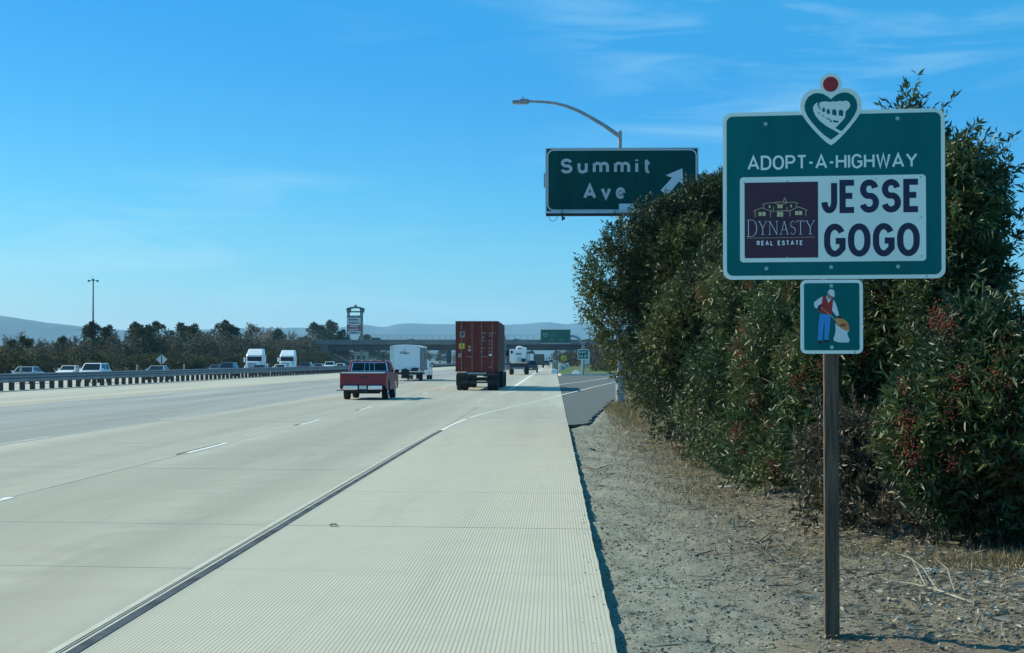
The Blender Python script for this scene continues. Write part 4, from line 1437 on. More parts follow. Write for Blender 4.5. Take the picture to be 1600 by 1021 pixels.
def quad_in(a, b, c, d, iu, iv, off):
    """a quad inset in the face a-b-c-d (counter-clockwise seen from outside), lifted by off"""
    a, b, c, d = map(Vector, (a, b, c, d))
    P = lambda u, v: (a * (1 - u) + b * u) * (1 - v) + (d * (1 - u) + c * u) * v
    n = (b - a).cross(d - a).normalized() * off
    return [P(u, v) + n for u, v in ((iu[0], iv[0]), (iu[1], iv[0]), (iu[1], iv[1]), (iu[0], iv[1]))]


STY = {  # lower body outline (y, z) from the tail round to the nose; cabin: base y0, y1, roof y0, y1, z0, z1
    'sedan': dict(L=4.7, W=1.84, o=[(-2.3, .30), (-2.35, .62), (-2.28, .95), (-1.7, 1.0), (.95, .96), (1.9, .84), (2.28, .70), (2.35, .50), (2.3, .26)], c=(-1.75, 1.05, -1.05, .25, .96, 1.45), r=.33),
    'suv': dict(L=4.8, W=1.95, o=[(-2.35, .38), (-2.4, .7), (-2.34, 1.08), (-2.2, 1.12), (1.0, 1.08), (2.05, 1.0), (2.34, .82), (2.4, .55), (2.3, .32)], c=(-2.28, 1.15, -1.95, .35, 1.08, 1.74), r=.37),
    'pickup': dict(L=5.4, W=1.98, o=[(-2.7, .42), (-2.72, .7), (-2.7, 1.16), (-.72, 1.16), (1.0, 1.12), (2.3, 1.06), (2.66, .9), (2.72, .6), (2.6, .36)], c=(-.7, 1.2, -.5, .55, 1.12, 1.8), r=.39),
    'van': dict(L=5.4, W=2.0, o=[(-2.7, .38), (-2.72, .7), (-2.68, 1.15), (1.6, 1.12), (2.3, 1.02), (2.66, .82), (2.7, .55), (2.6, .32)], c=(-2.66, 2.0, -2.58, 1.2, 1.12, 2.15), r=.36),
}


def car(name, label, cat, style, paint, loc, rot, group=None):
    T = STY[style]
    r = thing(name, label, cat, loc, rot, group)
    W = T['W'] / 2
    mb = MB()
    rings = []
    for x, k in ((-W, .93), (-W + .07, 1.0), (W - .07, 1.0), (W, .93)):
        rings.append([(x, y * (.975 + .025 * (k == 1.0)), .6 + (z - .6) * k) for y, z in T['o']])
    mb.loft(rings)
    mb.build('body', M[paint], r, bevel=.02)
    y0, y1, q0, q1, z0, z1 = T['c']
    b, t = W * .95, W * .76
    lo = [(-b, y0, z0), (b, y0, z0), (b, y1, z0), (-b, y1, z0)]
    hi = [(-t, q0, z1), (t, q0, z1), (t, q1, z1), (-t, q1, z1)]
    mb = MB().loft([lo, hi])
    mb.build('cabin', M[paint], r, bevel=.03)
    g = lambda nm, q: MB().add(q, [(0, 1, 2, 3)]).build(nm, M['glass'], r, fix=False)
    g('rear_window', quad_in(lo[0], lo[1], hi[1], hi[0], (.08, .92), (.12, .88), .012))
    g('windscreen', quad_in(lo[2], lo[3], hi[3], hi[2], (.06, .94), (.06, .9), .012))
    for s in (1, -1):
        f = (lo[1], lo[2], hi[2], hi[1]) if s > 0 else (lo[3], lo[0], hi[0], hi[3])
        for u in ((.07, .47), (.52, .93)):
            g('side_window', quad_in(*f, u, (.1, .86), .012))
    zf = T['o'][4][1] if style != 'van' else T['o'][3][1]
    L2 = T['L'] / 2
    hz_ = T['o'][-3][1] - .08
    for s in (1, -1):
        MB().box((s * (W - .28), L2 - .09, hz_), (.36, .12, .16)).build('headlight', M['head_lamp'], r, bevel=.02)
        MB().box((s * (W - .2), -L2 + .04, T['o'][2][1] - .2), (.28, .1, .2)).build('tail_light', M['tail_lamp'], r, bevel=.02)
        MB().box((s * (W + .06), y1 - .25, z0 + .1), (.18, .1, .14)).build('mirror', M[paint], r, bevel=.02)
        for yy in (L2 * .62, -L2 * .6):
            wheel(r, s * (W - .10), yy, T['r'], .22, 'galv', 16)
    MB().box((0, L2 - .02, hz_ - .05), (W * 1.0, .06, .16)).build('grille', M['dark_metal'], r)
    MB().box((0, L2 - .01, hz_ - .3), (.34, .05, .13)).build('number_plate', M['plate'], r)
    MB().box((0, -L2 - .0, .62), (.34, .05, .16)).build('number_plate', M['plate'], r)
    return r


# ---- the red pickup
YP = 72.0
xp = at(568.5, 0, YP).x
r = thing('pickup_truck', 'old dark red pickup truck with a chrome rear bumper and slider rear window', 'pickup', (xp, YP, 0))
W = 1.01
mb = MB()


def side_outline(s):
    o = [(0, .50), (0, 1.17), (2.36, 1.19), (2.45, 1.19), (5.4, 1.13), (5.5, .95), (5.5, .55), (5.1, .45)]
    for cx in (4.45, 1.22):
        o += [(cx + .47 * math.cos(R(q)), .42 + .47 * math.sin(R(q))) for q in range(0, 181, 30)]
    return o


for s in (1, -1):
    O = side_outline(s)
    mb = MB().loft([[(s * (W - .03), y, z) for y, z in O], [(s * W, y, .62 + (z - .62) * .985) for y, z in O]])
    mb.box((s * (W - .1), 1.2, 1.17), (.16, 2.36, .05))
    mb.build('bed_side', M['red_paint'], r, bevel=.012)
    MB().box((s * (W - .012), 1.18, .93), (.06, 2.3, .035)).build('bedside_glint', M['chrome'], r)  # bright strip in place of a streak of light along the bedside
mb = MB().box((0, 2.4, .86), (1.9, .06, .62)).box((0, 1.2, .6), (1.9, 2.4, .06))
mb.build('bed', M['dark_metal'], r)
tg = MB().box((0, -.005, .895), (1.86, .07, .53)).box((0, -.045, .70), (1.72, .02, .05)).box((0, -.045, 1.1), (1.72, .02, .04)).build('tailgate', M['red_paint'], r, bevel=.012)
MB().box((0, .0, 1.185), (1.9, .1, .055)).build('tailgate_sunlit_edge', M['chrome'], tg)  # bright strip put in for the sunlit top of the tailgate
MB().box((0, -.045, 1.0), (.3, .02, .07)).build('handle', M['dark_metal'], tg, bevel=.01)
for s in (1, -1):
    MB().box((s * .965, -.012, .88), (.075, .07, .44)).build('tail_light', M['tail_lamp'], r, bevel=.01)
    MB().box((s * .53, -.10, .535), (.62, .12, .19), taper=(.97, 1)).build('bumper', M['chrome'], r, bevel=.03)
pm = MB().box((0, -.06, .535), (.46, .1, .17)).build('bumper_centre', M['dark_metal'], r)
MB().box((0, -.117, .545), (.32, .012, .15)).build('number_plate', M['plate'], pm)
MB().box((-1.0, -.02, .42), (.3, .1, .035)).build('bumper_step', M['dark_metal'], r)
mb = MB().box((0, .5, .42), (1.5, .6, .16)).box((0, .9, .36), (1.3, .12, .2)).box((.1, .1, .38), (.22, .3, .12)).box((0, 2.8, .46), (1.1, 4.6, .16))
mb.build('chassis', M['dark_metal'], r)
lo = [(-.97, 2.42, 1.15), (.97, 2.42, 1.15), (.97, 4.15, 1.15), (-.97, 4.15, 1.15)]
hi = [(-.85, 2.56, 1.69), (.85, 2.56, 1.69), (.85, 3.62, 1.69), (-.85, 3.62, 1.69)]
MB().loft([lo, hi]).build('cab', M['red_paint'], r, bevel=.05)
MB().box((0, 3.3, .86), (1.92, 1.9, .6)).build('cab_floor', M['red_paint'], r)
qa = quad_in(lo[0], lo[1], hi[1], hi[0], (.07, .93), (.14, .84), .012)
rw = MB().add(qa, [(0, 1, 2, 3)]).build('rear_window', M['glass'], r, fix=False)
mb = MB()
q5 = [qa[0], qa[1], qa[2], qa[3], qa[0]]
for i in range(4):
    mb.tube([q5[i], q5[i + 1]], .022, 6)
for u in (.36, .5, .64):
    mb.tube([Vector(qa[0]).lerp(qa[1], u), Vector(qa[3]).lerp(qa[2], u)], .014, 5)
mb.build('window_frame', M['chrome'], rw)
for s, f in ((1, (lo[1], lo[2], hi[2], hi[1])), (-1, (lo[3], lo[0], hi[0], hi[3]))):
    MB().add(quad_in(*f, (.1, .88), (.1, .84), .012), [(0, 1, 2, 3)]).build('side_window', M['glass'], r, fix=False)
    MB().box((s * 1.1, 3.85, 1.22), (.2, .08, .17)).build('mirror', M['dark_metal'], r, bevel=.02)
MB().add(quad_in(lo[2], lo[3], hi[3], hi[2], (.06, .94), (.06, .9), .012), [(0, 1, 2, 3)]).build('windscreen', M['glass'], r, fix=False)
for x in (-.4, 0, .4):
    MB().box((x, 3.0, 1.69), (.1, .06, .05)).build('roof_marker', M['chrome'], r)
for y in (1.22, 4.45):
    for s in (1, -1):
        wheel(r, s * (W - .17), y, .365, .26, 'chrome')

# ---- the container lorry
YC = 96.0
r = thing('container_truck', 'lorry carrying a tall rust red shipping container with lettered rear doors', 'truck', (at(746.5, 0, YC).x, YC - .9, 0))
CW, CB, CT, CL = 2.44, 1.07, 3.97, 12.2
mb = MB().box((0, .06, (CB + CT) / 2), (CW, .12, CT - CB))                      # rear frame is proud of the doors
O = []
n = 44
for i in range(n + 1):                                                           # corrugated sides
    y = .15 + (CL - .3) * i / n
    O.append((y, 0.0 if i % 4 in (0, 1) else .035))
for s in (1, -1):
    a = [(s * (CW / 2 - .005 - d), y, CB + .14) for y, d in O]
    b = [(s * (CW / 2 - .005 - d), y, CT - .1) for y, d in O]
    k = len(a)
    mb.add(a + b, [(i, i + 1, k + i + 1, k + i) for i in range(k - 1)])
    mb.box((s * (CW / 2 - .05), CL / 2, CB + .08), (.1, CL - .2, .16)).box((s * (CW / 2 - .05), CL / 2, CT - .05), (.1, CL - .2, .1))
mb.box((0, CL / 2, CT - .035), (CW - .12, CL - .2, .05)).box((0, CL - .05, (CB + CT) / 2), (CW, .1, CT - CB)).box((0, CL / 2, CB + .08), (CW - .2, CL - .2, .1))
cont = mb.build('container', M['container'], r)
kc = YC / F
CP = lambda px, py: ((px - 746) * kc, CAM_H - (py - 564) * kc)
for s in (1, -1):                                                                # doors with ribs
    d = MB().box((s * .585, -.012, (CB + CT) / 2), (1.13, .03, CT - CB - .3))
    for zz in (CB + .2, CB + .98, CT - .22):
        d.box((s * .585, -.032, zz), (1.11, .02, .07))
    for zz in (1.55, 2.4, 2.75, 3.1, 3.45):
        d.box((s * .585, -.030, zz), (1.06, .012, .2))
    dr = d.build('door', M['container'], cont, bevel=.006)
    for x in (.27, .88):
        MB().tube([(s * x, -.06, CB + .08), (s * x, -.06, CT - .08)], .024, 6).box((s * x, -.05, CB + .55), (.09, .06, .05)).box((s * x, -.05, CT - .3), (.09, .06, .06)).build('lock_rod', M['rod'], cont)
    MB().box((s * (.27 + .16), -.085, CB + .86), (.4, .03, .05)).build('door_handle', M['rod'], cont)
for s in (1, -1):
    for zz in (CB + .07, CT - .07):
        MB().box((s * (CW / 2 - .08), -.01, zz), (.17, .17, .13)).build('corner_casting', M['container'], cont, bevel=.01)


def cmark(name, x0, y0, x1, y1, m, d=-.046):
    p, q = CP(x0, y1), CP(x1, y0)
    return MB().box(((p[0] + q[0]) / 2, d, (p[1] + q[1]) / 2), (q[0] - p[0], .004, q[1] - p[1])).build(name, M[m], cont)


M['mark'] = mat('container_stencil', (.46, .40, .40), .6, var=.15, scale=20)
M['mark_grey'] = mat('container_label', (.30, .26, .26), .6, var=.1, scale=12)
zq = 84 / 739
cm = lambda x, y: (708 + x * zq, 498 + y * zq)
o = cmark('line_emblem', *cm(102, 182), *cm(172, 262), 'mark_grey')
p = [CP(*cm(*z)) for z in [(112, 235), (118, 200), (160, 188), (145, 205), (166, 215), (140, 240)]]
sheet('swoosh', [(x, z) for x, z in p], -.052, M['ink_black'], o)
o = cmark('yellow_label', *cm(92, 343), *cm(166, 416), 'yellow')
cm2 = lambda nm, x0, y0, x1, y1, m, d=-.046: cmark(nm, *cm(x0, y0), *cm(x1, y1), m, d)
cm2('label_print', 118, 362, 142, 404, 'brick_ink', -.052)
cm2('grey_label', 82, 476, 128, 536, 'mark_grey')
sheet('warning_triangle', [CP(*cm(*z)) for z in [(210, 404), (232, 364), (256, 404)]], -.052, M['orange'], cont)
sheet('warning_heart', [CP(*cm(*z)) for z in [(208, 430), (222, 420), (233, 428), (245, 420), (258, 430), (234, 460)]], -.052, M['mark'], cont)
mb = MB()
r3 = random.Random(5)
for x0, x1, y0, y1, nn in ((405, 458, 196, 214, 3), (496, 570, 196, 214, 5), (588, 600, 194, 216, 1), (498, 544, 234, 250, 3), (410, 438, 246, 280, 1),
                           (388, 452, 304, 318, 6), (390, 410, 352, 366, 1), (384, 452, 404, 416, 6), (384, 424, 450, 464, 3),
                           (494, 520, 304, 322, 2), (532, 552, 306, 330, 1), (496, 520, 346, 366, 2), (530, 552, 350, 374, 2), (494, 520, 396, 414, 2), (528, 552, 402, 426, 2), (494, 518, 444, 464, 2), (528, 552, 448, 474, 2), (498, 546, 662, 676, 4)):
    w_ = (x1 - x0) / nn
    for i in range(nn):
        p, q = CP(*cm(x0 + w_ * i + w_ * .1, y1)), CP(*cm(x0 + w_ * (i + .86), y0))
        h_ = q[1] - p[1]
        mb.add([(p[0], -.0475, p[1]), (q[0], -.0475, p[1]), (q[0], -.0475, p[1] + h_ * .22), (p[0], -.0475, p[1] + h_ * .22)], [(0, 1, 2, 3)])
        mb.add([(p[0], -.0475, p[1] + h_ * .4), (p[0] + (q[0] - p[0]) * .4, -.0475, p[1] + h_ * .4), (p[0] + (q[0] - p[0]) * .4, -.0475, q[1]), (p[0], -.0475, q[1])], [(0, 1, 2, 3)])
        mb.add([(p[0] + (q[0] - p[0]) * .5, -.0475, q[1] - h_ * .25), (q[0], -.0475, q[1] - h_ * .25), (q[0], -.0475, q[1]), (p[0] + (q[0] - p[0]) * .5, -.0475, q[1])], [(0, 1, 2, 3)])
mb.build('stencil_print', M['mark'], cont, fix=False)
cm2('white_plate', 498, 490, 548, 514, 'print_white')
mb = MB()
for s in (1, -1):
    mb.box((s * .42, 5.5, .92), (.14, 10.8, .26))
mb.box((0, .12, .93), (2.3, .2, .18)).box((0, 6, .9), (1, .2, .2)).box((0, 2.2, .62), (2.1, .16, .16)).box((0, 1.0, .62), (2.1, .16, .16))
mb.build('chassis', M['dark_metal'], r)
mb = MB()
for s in (1, -1):
    mb.box((s * .56, .02, .7), (.07, .07, .5))
mb.box((0, .0, .47), (1.9, .1, .10)).box((0, 0, .74), (1.2, .05, .05))
mb.build('underrun_bar', M['dark_metal'], r)
MB().box((0, -.01, .98), (1.05, .03, .10)).build('number_bar', M['galv'], r)
for s in (1, -1):
    MB().box((s * .9, -.0, .96), (.2, .04, .07)).build('tail_light', M['tail_lamp'], r)
    MB().box((s * .9, .35, .60), (.62, .02, .62)).build('mudflap', M['rubber'], r)
    for y in (.9, 2.2):
        for dx in (.0, .32):
            wheel(r, s * (1.05 - dx), y, .51, .27, 'galv')
    for y in (11.2, 12.5):
        for dx in (.0, .32):
            wheel(r, s * (1.05 - dx), y, .51, .27, 'galv')
    wheel(r, s * 1.05, 16.2, .51, .3, 'galv')
    MB().tube([(s * 1.1, 13.3, 1.0), (s * 1.1, 13.3, 3.6)], .08, 8).build('exhaust', M['chrome'], r)
    MB().box((s * 1.3, 15.2, 2.2), (.16, .1, .35)).build('mirror', M['dark_metal'], r)
MB().box((0, 14.6, 2.2), (2.4, 2.6, 2.5)).box((0, 16.3, 1.5), (2.1, 1.6, 1.3), taper=(.9, .9)).build('cab', M['blue_paint'], r, bevel=.1)
MB().box((0, 13.0, .95), (1.0, 6.0, .25)).build('tractor_frame', M['dark_metal'], r)

# ---- white camping trailer and its tow truck
YT = 139.0
r = thing('camping_trailer', 'boxy white camping trailer with a rear spare wheel, pulled along the middle lane', 'trailer', (at(633.5, 0, YT).x, YT, 0))
TW = 2.5
o_ = [(-TW / 2, .82), (TW / 2, .82), (TW / 2, 2.92), (TW * .3, 3.02), (0, 3.05), (-TW * .3, 3.02), (-TW / 2, 2.92)]
bd = MB().loft([[(x, 0, z) for x, z in o_], [(x, 7.8, z) for x, z in o_]]).build('body', M['white_paint'], r, bevel=.03)
M['shaded_side'] = mat('side_in_shade', (.09, .10, .11), .5, var=.1, scale=1)
MB().box((TW / 2 + .012, 3.9, 1.85), (.02, 7.6, 1.9)).build('shade_panel', M['shaded_side'], bd)  # dark sheet over the white wall, its shade put into the colour
for y in (1.6, 5.2):
    MB().box((TW / 2 + .03, y, 2.1), (.02, 1.1, .6)).build('window', M['glass'], bd)
MB().box((-TW / 2 + .17, -.012, 1.85), (.32, .02, 2.0)).build('corner_panel', mat('cream_panel', (.66, .70, .66), .5, var=.05), bd)
kt = 90 / 1134 * YT / F
tp = lambda x, y: ((x - 487) * kt, (860 - y) * kt)
sheet('script_print', [tp(*z) for z in [(378, 300), (420, 275), (515, 278), (500, 292), (580, 306), (575, 322), (500, 325), (470, 350), (478, 322), (385, 318)]], -.008, M['grey_paint'], bd)
sheet('script_print', [tp(*z) for z in [(400, 292), (500, 283), (490, 290), (402, 300)]], -.012, M['white_paint'], bd)
c = tp(482, 240)
MB().box((c[0], -.03, c[1]), (.10, .06, .08)).build('marker_lamp', M['tail_lamp'], bd)
for s in (-1, 1):
    MB().box((s * 1.1, -.02, 2.85), (.1, .05, .06)).build('marker_lamp', M['tail_lamp'], bd)
    MB().box((s * 1.05, -.03, 1.02), (.2, .05, .2)).build('tail_light', M['tail_lamp'], bd)
wh = MB().lathe([(.001, -.02), (.1, -.03), (.2, -.01), (.24, -.05), (.36, -.05), (.37, .04), (.36, .16), (.001, .16)], (0, 0, 0), 'Y', 22).build('spare_wheel', M['rubber'], r, smooth=True)
wh.location = (.03, -.16, .68)
MB().box((.78, -.12, .96), (.42, .2, .3)).box((.7, -.12, .88), (.8, .05, .05)).build('rear_rack', M['dark_metal'], r)
MB().box((0, 3.6, .62), (2.2, 7.2, .16)).box((0, -.1, .62), (2.3, .14, .14)).box((0, -.1, .34), (.6, .08, .22)).build('frame', M['dark_metal'], r)
for s in (-1, 1):
    MB().box((s * 1.02, 2.0, .42), (.5, .02, .5)).build('mudflap', M['rubber'], r)
    for y in (2.6, 3.5):
        wheel(r, s * 1.08, y, .36, .24, 'galv')
    MB().box((s * (TW / 2 - .1), 3.05, .85), (.24, 1.9, .12)).build('wheel_arch', M['dark_metal'], r)
MB().tube([(0, 7.4, .6), (0, 9.2, .55)], .08, 8).build('drawbar', M['dark_metal'], r)
car('pickup_truck', 'pale tow pickup mostly hidden ahead of the white camping trailer', 'pickup', 'pickup', 'white_paint', (at(633.5, 0, YT).x + .25, YT + 12.2, 0), 0)

# ---- white utility truck
YU = 203.0
r = thing('utility_truck', 'white utility truck with a roof hoop, ahead of the container lorry', 'truck', (at(810.5, 0, YU).x, YU, 0))
ku = 180 / 1600 * YU / F
up = lambda x, y: ((x - 271) * ku, (763 - y) * ku)
p, q = up(145, 590), up(372, 408)
bd = MB().box(((p[0] + q[0]) / 2, 1.6, (p[1] + q[1]) / 2), (q[0] - p[0], 3.2, q[1] - p[1])).build('box_body', M['white_paint'], r, bevel=.05)
for nm, x0, y0, x1, y1, m, d in (('window', 160, 470, 188, 430, 'glass', -.02), ('stripe_print', 232, 484, 308, 466, 'far_green', -.012), ('door', 250, 585, 306, 516, 'silver_paint', -.03), ('tool_box', 308, 590, 370, 540, 'dark_metal', -.1)):
    p, q = up(x0, y0), up(x1, y1)
    MB().box(((p[0] + q[0]) / 2, d, (p[1] + q[1]) / 2), (q[0] - p[0], .05, q[1] - p[1])).build(nm, M[m], bd)
MB().tube([(*up(242, 410), 0)[:1] + (1.0, up(242, 410)[1])] + [(up(x, y)[0], 1.0, up(x, y)[1]) for x, y in ((245, 382), (275, 374), (300, 376), (330, 392), (372, 398), (374, 412))], .11, 8).build('roof_hoop', M['white_paint'], r)
mb = MB()
for x in (384, 400, 420):
    mb.tube([(up(x, 600)[0], .4, up(x, 600)[1]), (up(x, 460)[0], .4, up(x, 460)[1])], .05, 6)
mb.tube([(up(372, 470)[0], .4, up(372, 470)[1]), (up(424, 470)[0], .4, up(424, 470)[1])], .05, 6)
mb.build('ladder_rack', M['galv'], r)
MB().box((up(272, 0)[0], .1, 1.15), (2.25, .5, .5)).box((up(272, 0)[0], 2.4, .8), (1.6, 5, .3)).build('chassis', M['dark_metal'], r)
MB().box((up(272, 0)[0], -.2, .78), (1.5, .16, .22)).build('bumper', M['galv'], r, bevel=.03)
for x in (165, 378):
    MB().box((up(x, 0)[0], -.18, 1.15), (.12, .06, .14)).build('tail_light', M['tail_lamp'], r)
    for y in (.7, 4.6):
        wheel(r, up(x, 0)[0], y, .46, .44, 'galv')
MB().box((0, 4.5, 1.7), (2.0, 2.2, 1.6), taper=(.9, .8)).build('cab', M['white_paint'], r, bevel=.1)

# ---- other traffic on this side
car('suv', 'black estate car just ahead and to the right of the white utility truck', 'car', 'suv', 'black_paint', (at(829.5, 0, 236).x, 236, 0), 0)
car('sedan', 'dark car half hidden between the container lorry and the white utility truck', 'car', 'sedan', 'grey_paint', (at(790, 0, 262).x, 262, 0), 0)
r = thing('box_truck', 'far black square-backed lorry near the bridge on the right lane', 'truck', (at(842.5, 0, 400).x, 400, 0))
MB().box((0, 3, 2.15), (2.3, 6, 2.3)).build('box_body', M['black_paint'], r, bevel=.05)
MB().box((0, 7.2, 1.6), (2.1, 2, 1.8)).build('cab', M['black_paint'], r, bevel=.1)
MB().box((0, 3.5, .8), (1.6, 7, .3)).build('chassis', M['dark_metal'], r)
for s in (1, -1):
    for y in (1.2, 7.2):
        wheel(r, s * .9, y, .48, .4, 'galv', 12)
r = thing('box_truck', 'far white square-backed lorry on the lane left of the black one', 'truck', (at(833, 0, 470).x - 1.2, 470, 0))
MB().box((0, 3, 2.35), (2.5, 6, 2.6)).build('box_body', M['white_paint'], r, bevel=.05)
MB().box((0, 7.2, 1.7), (2.2, 2, 1.9)).build('cab', M['white_paint'], r, bevel=.1)
MB().box((0, 3.5, .8), (1.6, 7, .3)).build('chassis', M['dark_metal'], r)
for s in (1, -1):
    for y in (1.2, 7.2):
        wheel(r, s * .9, y, .48, .4, 'galv', 12)
for lab, st, pt, px, Y in (('small dark far car right of the black lorry', 'suv', 'black_paint', 853, 470), ('far white van beyond the sand-coloured cabinet', 'van', 'white_paint', 861, 590),
                           ('tiny silver car beneath the bridge in the second lane', 'sedan', 'silver_paint', 815, 640), ('tiny white car beneath the bridge behind the container lorry', 'suv', 'white_paint', 802, 610)):
    car('car', lab, 'car', st, pt, (at(px, 0, Y).x, Y, 0), 0, 'far cars near the bridge')

# ---- oncoming traffic beyond the guard rail
OZ = -.25
OPP = [('sedan', 'sedan', 'silver_paint', 45, 142, 'silver sedan leftmost of the oncoming cars'),
       ('sedan', 'sedan', 'white_paint', 112, 176, 'white car hidden up to its roof behind a tan marker post'),
       ('suv', 'suv', 'white_paint', 150, 149, 'large white off-road car following the silver sedan'),
       ('sedan', 'sedan', 'silver_paint', 249, 171, 'pale silver car passing under the grey diamond sign'),
       ('sedan', 'sedan', 'grey_paint', 341, 226, 'low dark grey car beside a dark blue one'),
       ('suv', 'suv', 'blue_paint', 358, 208, 'dark blue car with a sunlit bonnet beside a grey one'),
       ('sedan', 'sedan', 'grey_paint', 408, 213, 'dark grey car directly in front of the first white semi truck'),
       ('sedan', 'sedan', 'white_paint', 440, 236, 'white car directly in front of the second white semi truck'),
       ('suv', 'suv', 'black_paint', 479, 281, 'black oncoming car behind the second white semi truck'),
       ('sedan', 'sedan', 'silver_paint', 499, 296, 'silver car between a black one and a pale pickup'),
       ('pickup_truck', 'pickup', 'white_paint', 517, 310, 'pale oncoming pickup left of the red pickup'),
       ('sedan', 'sedan', 'white_paint', 533, 322, 'white oncoming car half hidden by the red pickup'),
       ('sedan', 'sedan', 'white_paint', 676, 566, 'far white oncoming car right of the camping trailer'),
       ('suv', 'suv', 'white_paint', 688, 600, 'far white oncoming car in the gap before the container'),
       ('suv', 'suv', 'white_paint', 703, 660, 'far white oncoming car touching the edge of the container')]
for nm, st, pt, px, Y, lab in OPP:
    car(nm, lab, 'pickup' if nm == 'pickup_truck' else 'car', st, pt, (at(px, 0, Y).x, Y, OZ), PI, 'oncoming cars beyond the guard rail')


def semi(label, px, Y, sleeper):
    r = thing('semi_truck', label, 'truck', (at(px, 0, Y).x, Y, OZ), PI, 'oncoming white semi trucks')
    MB().box((0, 1.2, 1.35), (2.0, 1.9, 1.0), taper=(.86, .9)).build('bonnet', M['white_paint'], r, bevel=.12)
    MB().box((0, -.7, 1.7), (2.4, 2.0, 2.0)).build('cab', M['white_paint'], r, bevel=.12)
    lo = [(-1.18, -1.7, 2.7), (1.18, -1.7, 2.7), (1.18, .28, 2.7), (-1.18, .28, 2.7)]
    hi = [(-1.1, -1.7, 3.62), (1.1, -1.7, 3.62), (1.0, -.75, 3.62), (-1.0, -.75, 3.62)]
    MB().loft([lo, hi]).build('roof_fairing', M['white_paint'], r, bevel=.1)
    MB().box((0, .28, 2.22), (2.05, .1, .66)).build('windscreen', M['glass'], r, bevel=.04)
    MB().box((0, 2.12, 1.25), (1.15, .1, .8)).build('grille', M['galv'], r, bevel=.03)
    MB().box((0, 2.1, .62), (2.4, .3, .34)).build('bumper', M['white_paint'], r, bevel=.06)
    for s in (1, -1):
        MB().box((s * .86, 1.95, 1.1), (.34, .3, .26)).build('headlight', M['head_lamp'], r, bevel=.03)
        MB().box((s * 1.42, .3, 2.1), (.22, .14, .7)).build('mirror', M['white_paint'], r, bevel=.03)
        MB().box((s * 1.205, -.6, 2.2), (.02, .8, .6)).build('side_window', M['glass'], r)
        MB().box((s * 1.02, 1.2, 1.0), (.36, 1.2, .5)).build('mudguard', M['white_paint'], r, bevel=.1)
        wheel(r, s * 1.03, 1.2, .5, .3, 'galv', 14)
        for y in (-3.2, -4.5, -13, -14.3):
            wheel(r, s * 1.0, y, .5, .5, 'galv', 12)
    MB().box((0, -6, .95), (.9, 10, .25)).build('chassis', M['dark_metal'], r)
    if sleeper:
        MB().box((-1.28, -1.2, 1.9), (.1, .5, 1.6)).box((-1.3, -2.2, 1.2), (.2, 1.2, .7)).build('side_fairing', M['white_paint'], r, bevel=.04)
    return r


semi('first white semi truck with a tall roof fairing and a pale bonnet', 400, 233, True)
semi('second white semi truck, right of the first and nearer the bridge', 450.5, 262, False)

# cars crossing the bridge
zd = bz(538.5) + .48
for lab, st, pt, px, rot in (('white car crossing the bridge right of the container', 'sedan', 'white_paint', 808, -PI / 2), ('dark car crossing the bridge over the red pickup', 'suv', 'black_paint', 590, -PI / 2), ('white car crossing the bridge above the camping trailer', 'sedan', 'white_paint', 640, PI / 2)):
    car('car', lab, 'car', st, pt, (bx_(px), BY + 2.6, zd), rot, 'cars crossing the bridge')

# far buildings seen under and past the bridge
for nm, lab, cat, px, Y, w_, h_, dep, ml in (('warehouse', 'tan flat-roofed building seen beneath the bridge above the red pickup', 'building', 557, 720, 9, 5.6, 10, 'stucco'),
                                           ('warehouse', 'low white flat building at the foot of the pylon sign', 'building', 525, 800, 13, 12.3, 12, 'wall_white'),
                                           ('warehouse', 'pale building in the gap right of the pylon sign legs', 'building', 583, 900, 9, 12.6, 12, 'stucco'),
                                           ('warehouse', 'long pale building beyond the bridge at the end of the road', 'building', 858, 1500, 30, 6.0, 12, 'wall_white')):
    r = thing(nm, lab, cat, (at(px, 0, Y).x, Y, -.3))
    MB().box((0, dep / 2, h_ / 2), (w_, dep, h_)).build('wall', M[ml], r)
    MB().box((0, dep / 2, h_ + .15), (w_ + .4, dep + .4, .3)).build('roof', M['roof'], r)
    nwin = max(3, int(w_ / 2.2))
    for i in range(nwin):
        x = -w_ / 2 + w_ * (i + .5) / nwin
        f = MB().box((x, -.03, h_ * .62), (w_ / nwin * .5, .06, h_ * .28)).build('window', M['glass'], r)
        MB().box((x, -.05, h_ * .62 - h_ * .15), (w_ / nwin * .56, .1, .08)).build('sill', M['roof'], f)
    MB().box((w_ * .1, -.04, 1.1), (1.1, .08, 2.2)).build('door', M['dark_metal'], r)


# ================================================================== VEGETATION
def unit(a):
    return a / np.maximum(np.linalg.norm(a, axis=-1, keepdims=True), 1e-6)


def leaf_mesh(name, P, D, ln, wd, tone, m, parent, kind='stuff', fold=.25):
    """pointed, slightly folded leaves: P base points, D directions"""
    n = len(P)
    side = unit(np.cross(D, unit(rng.normal(0, 1, (n, 3)) + np.array([0, 0, .4]))))
    nor = np.cross(side, D)
    ln, wd = np.broadcast_to(ln, n)[:, None], np.broadcast_to(wd, n)[:, None]
    mid = P + D * ln * .45
    V = np.stack([P, mid + side * wd * .5 + nor * wd * fold, P + D * ln - nor * ln * .08, mid - side * wd * .5 + nor * wd * fold], 1).reshape(-1, 3)
    i = np.arange(n)[:, None] * 4
    fc = np.concatenate([i + [0, 1, 2], i + [0, 2, 3]], 1).reshape(-1, 3)
    return np_mesh(name, V, fc, m, np.repeat(tone, 2), parent, kind=kind)


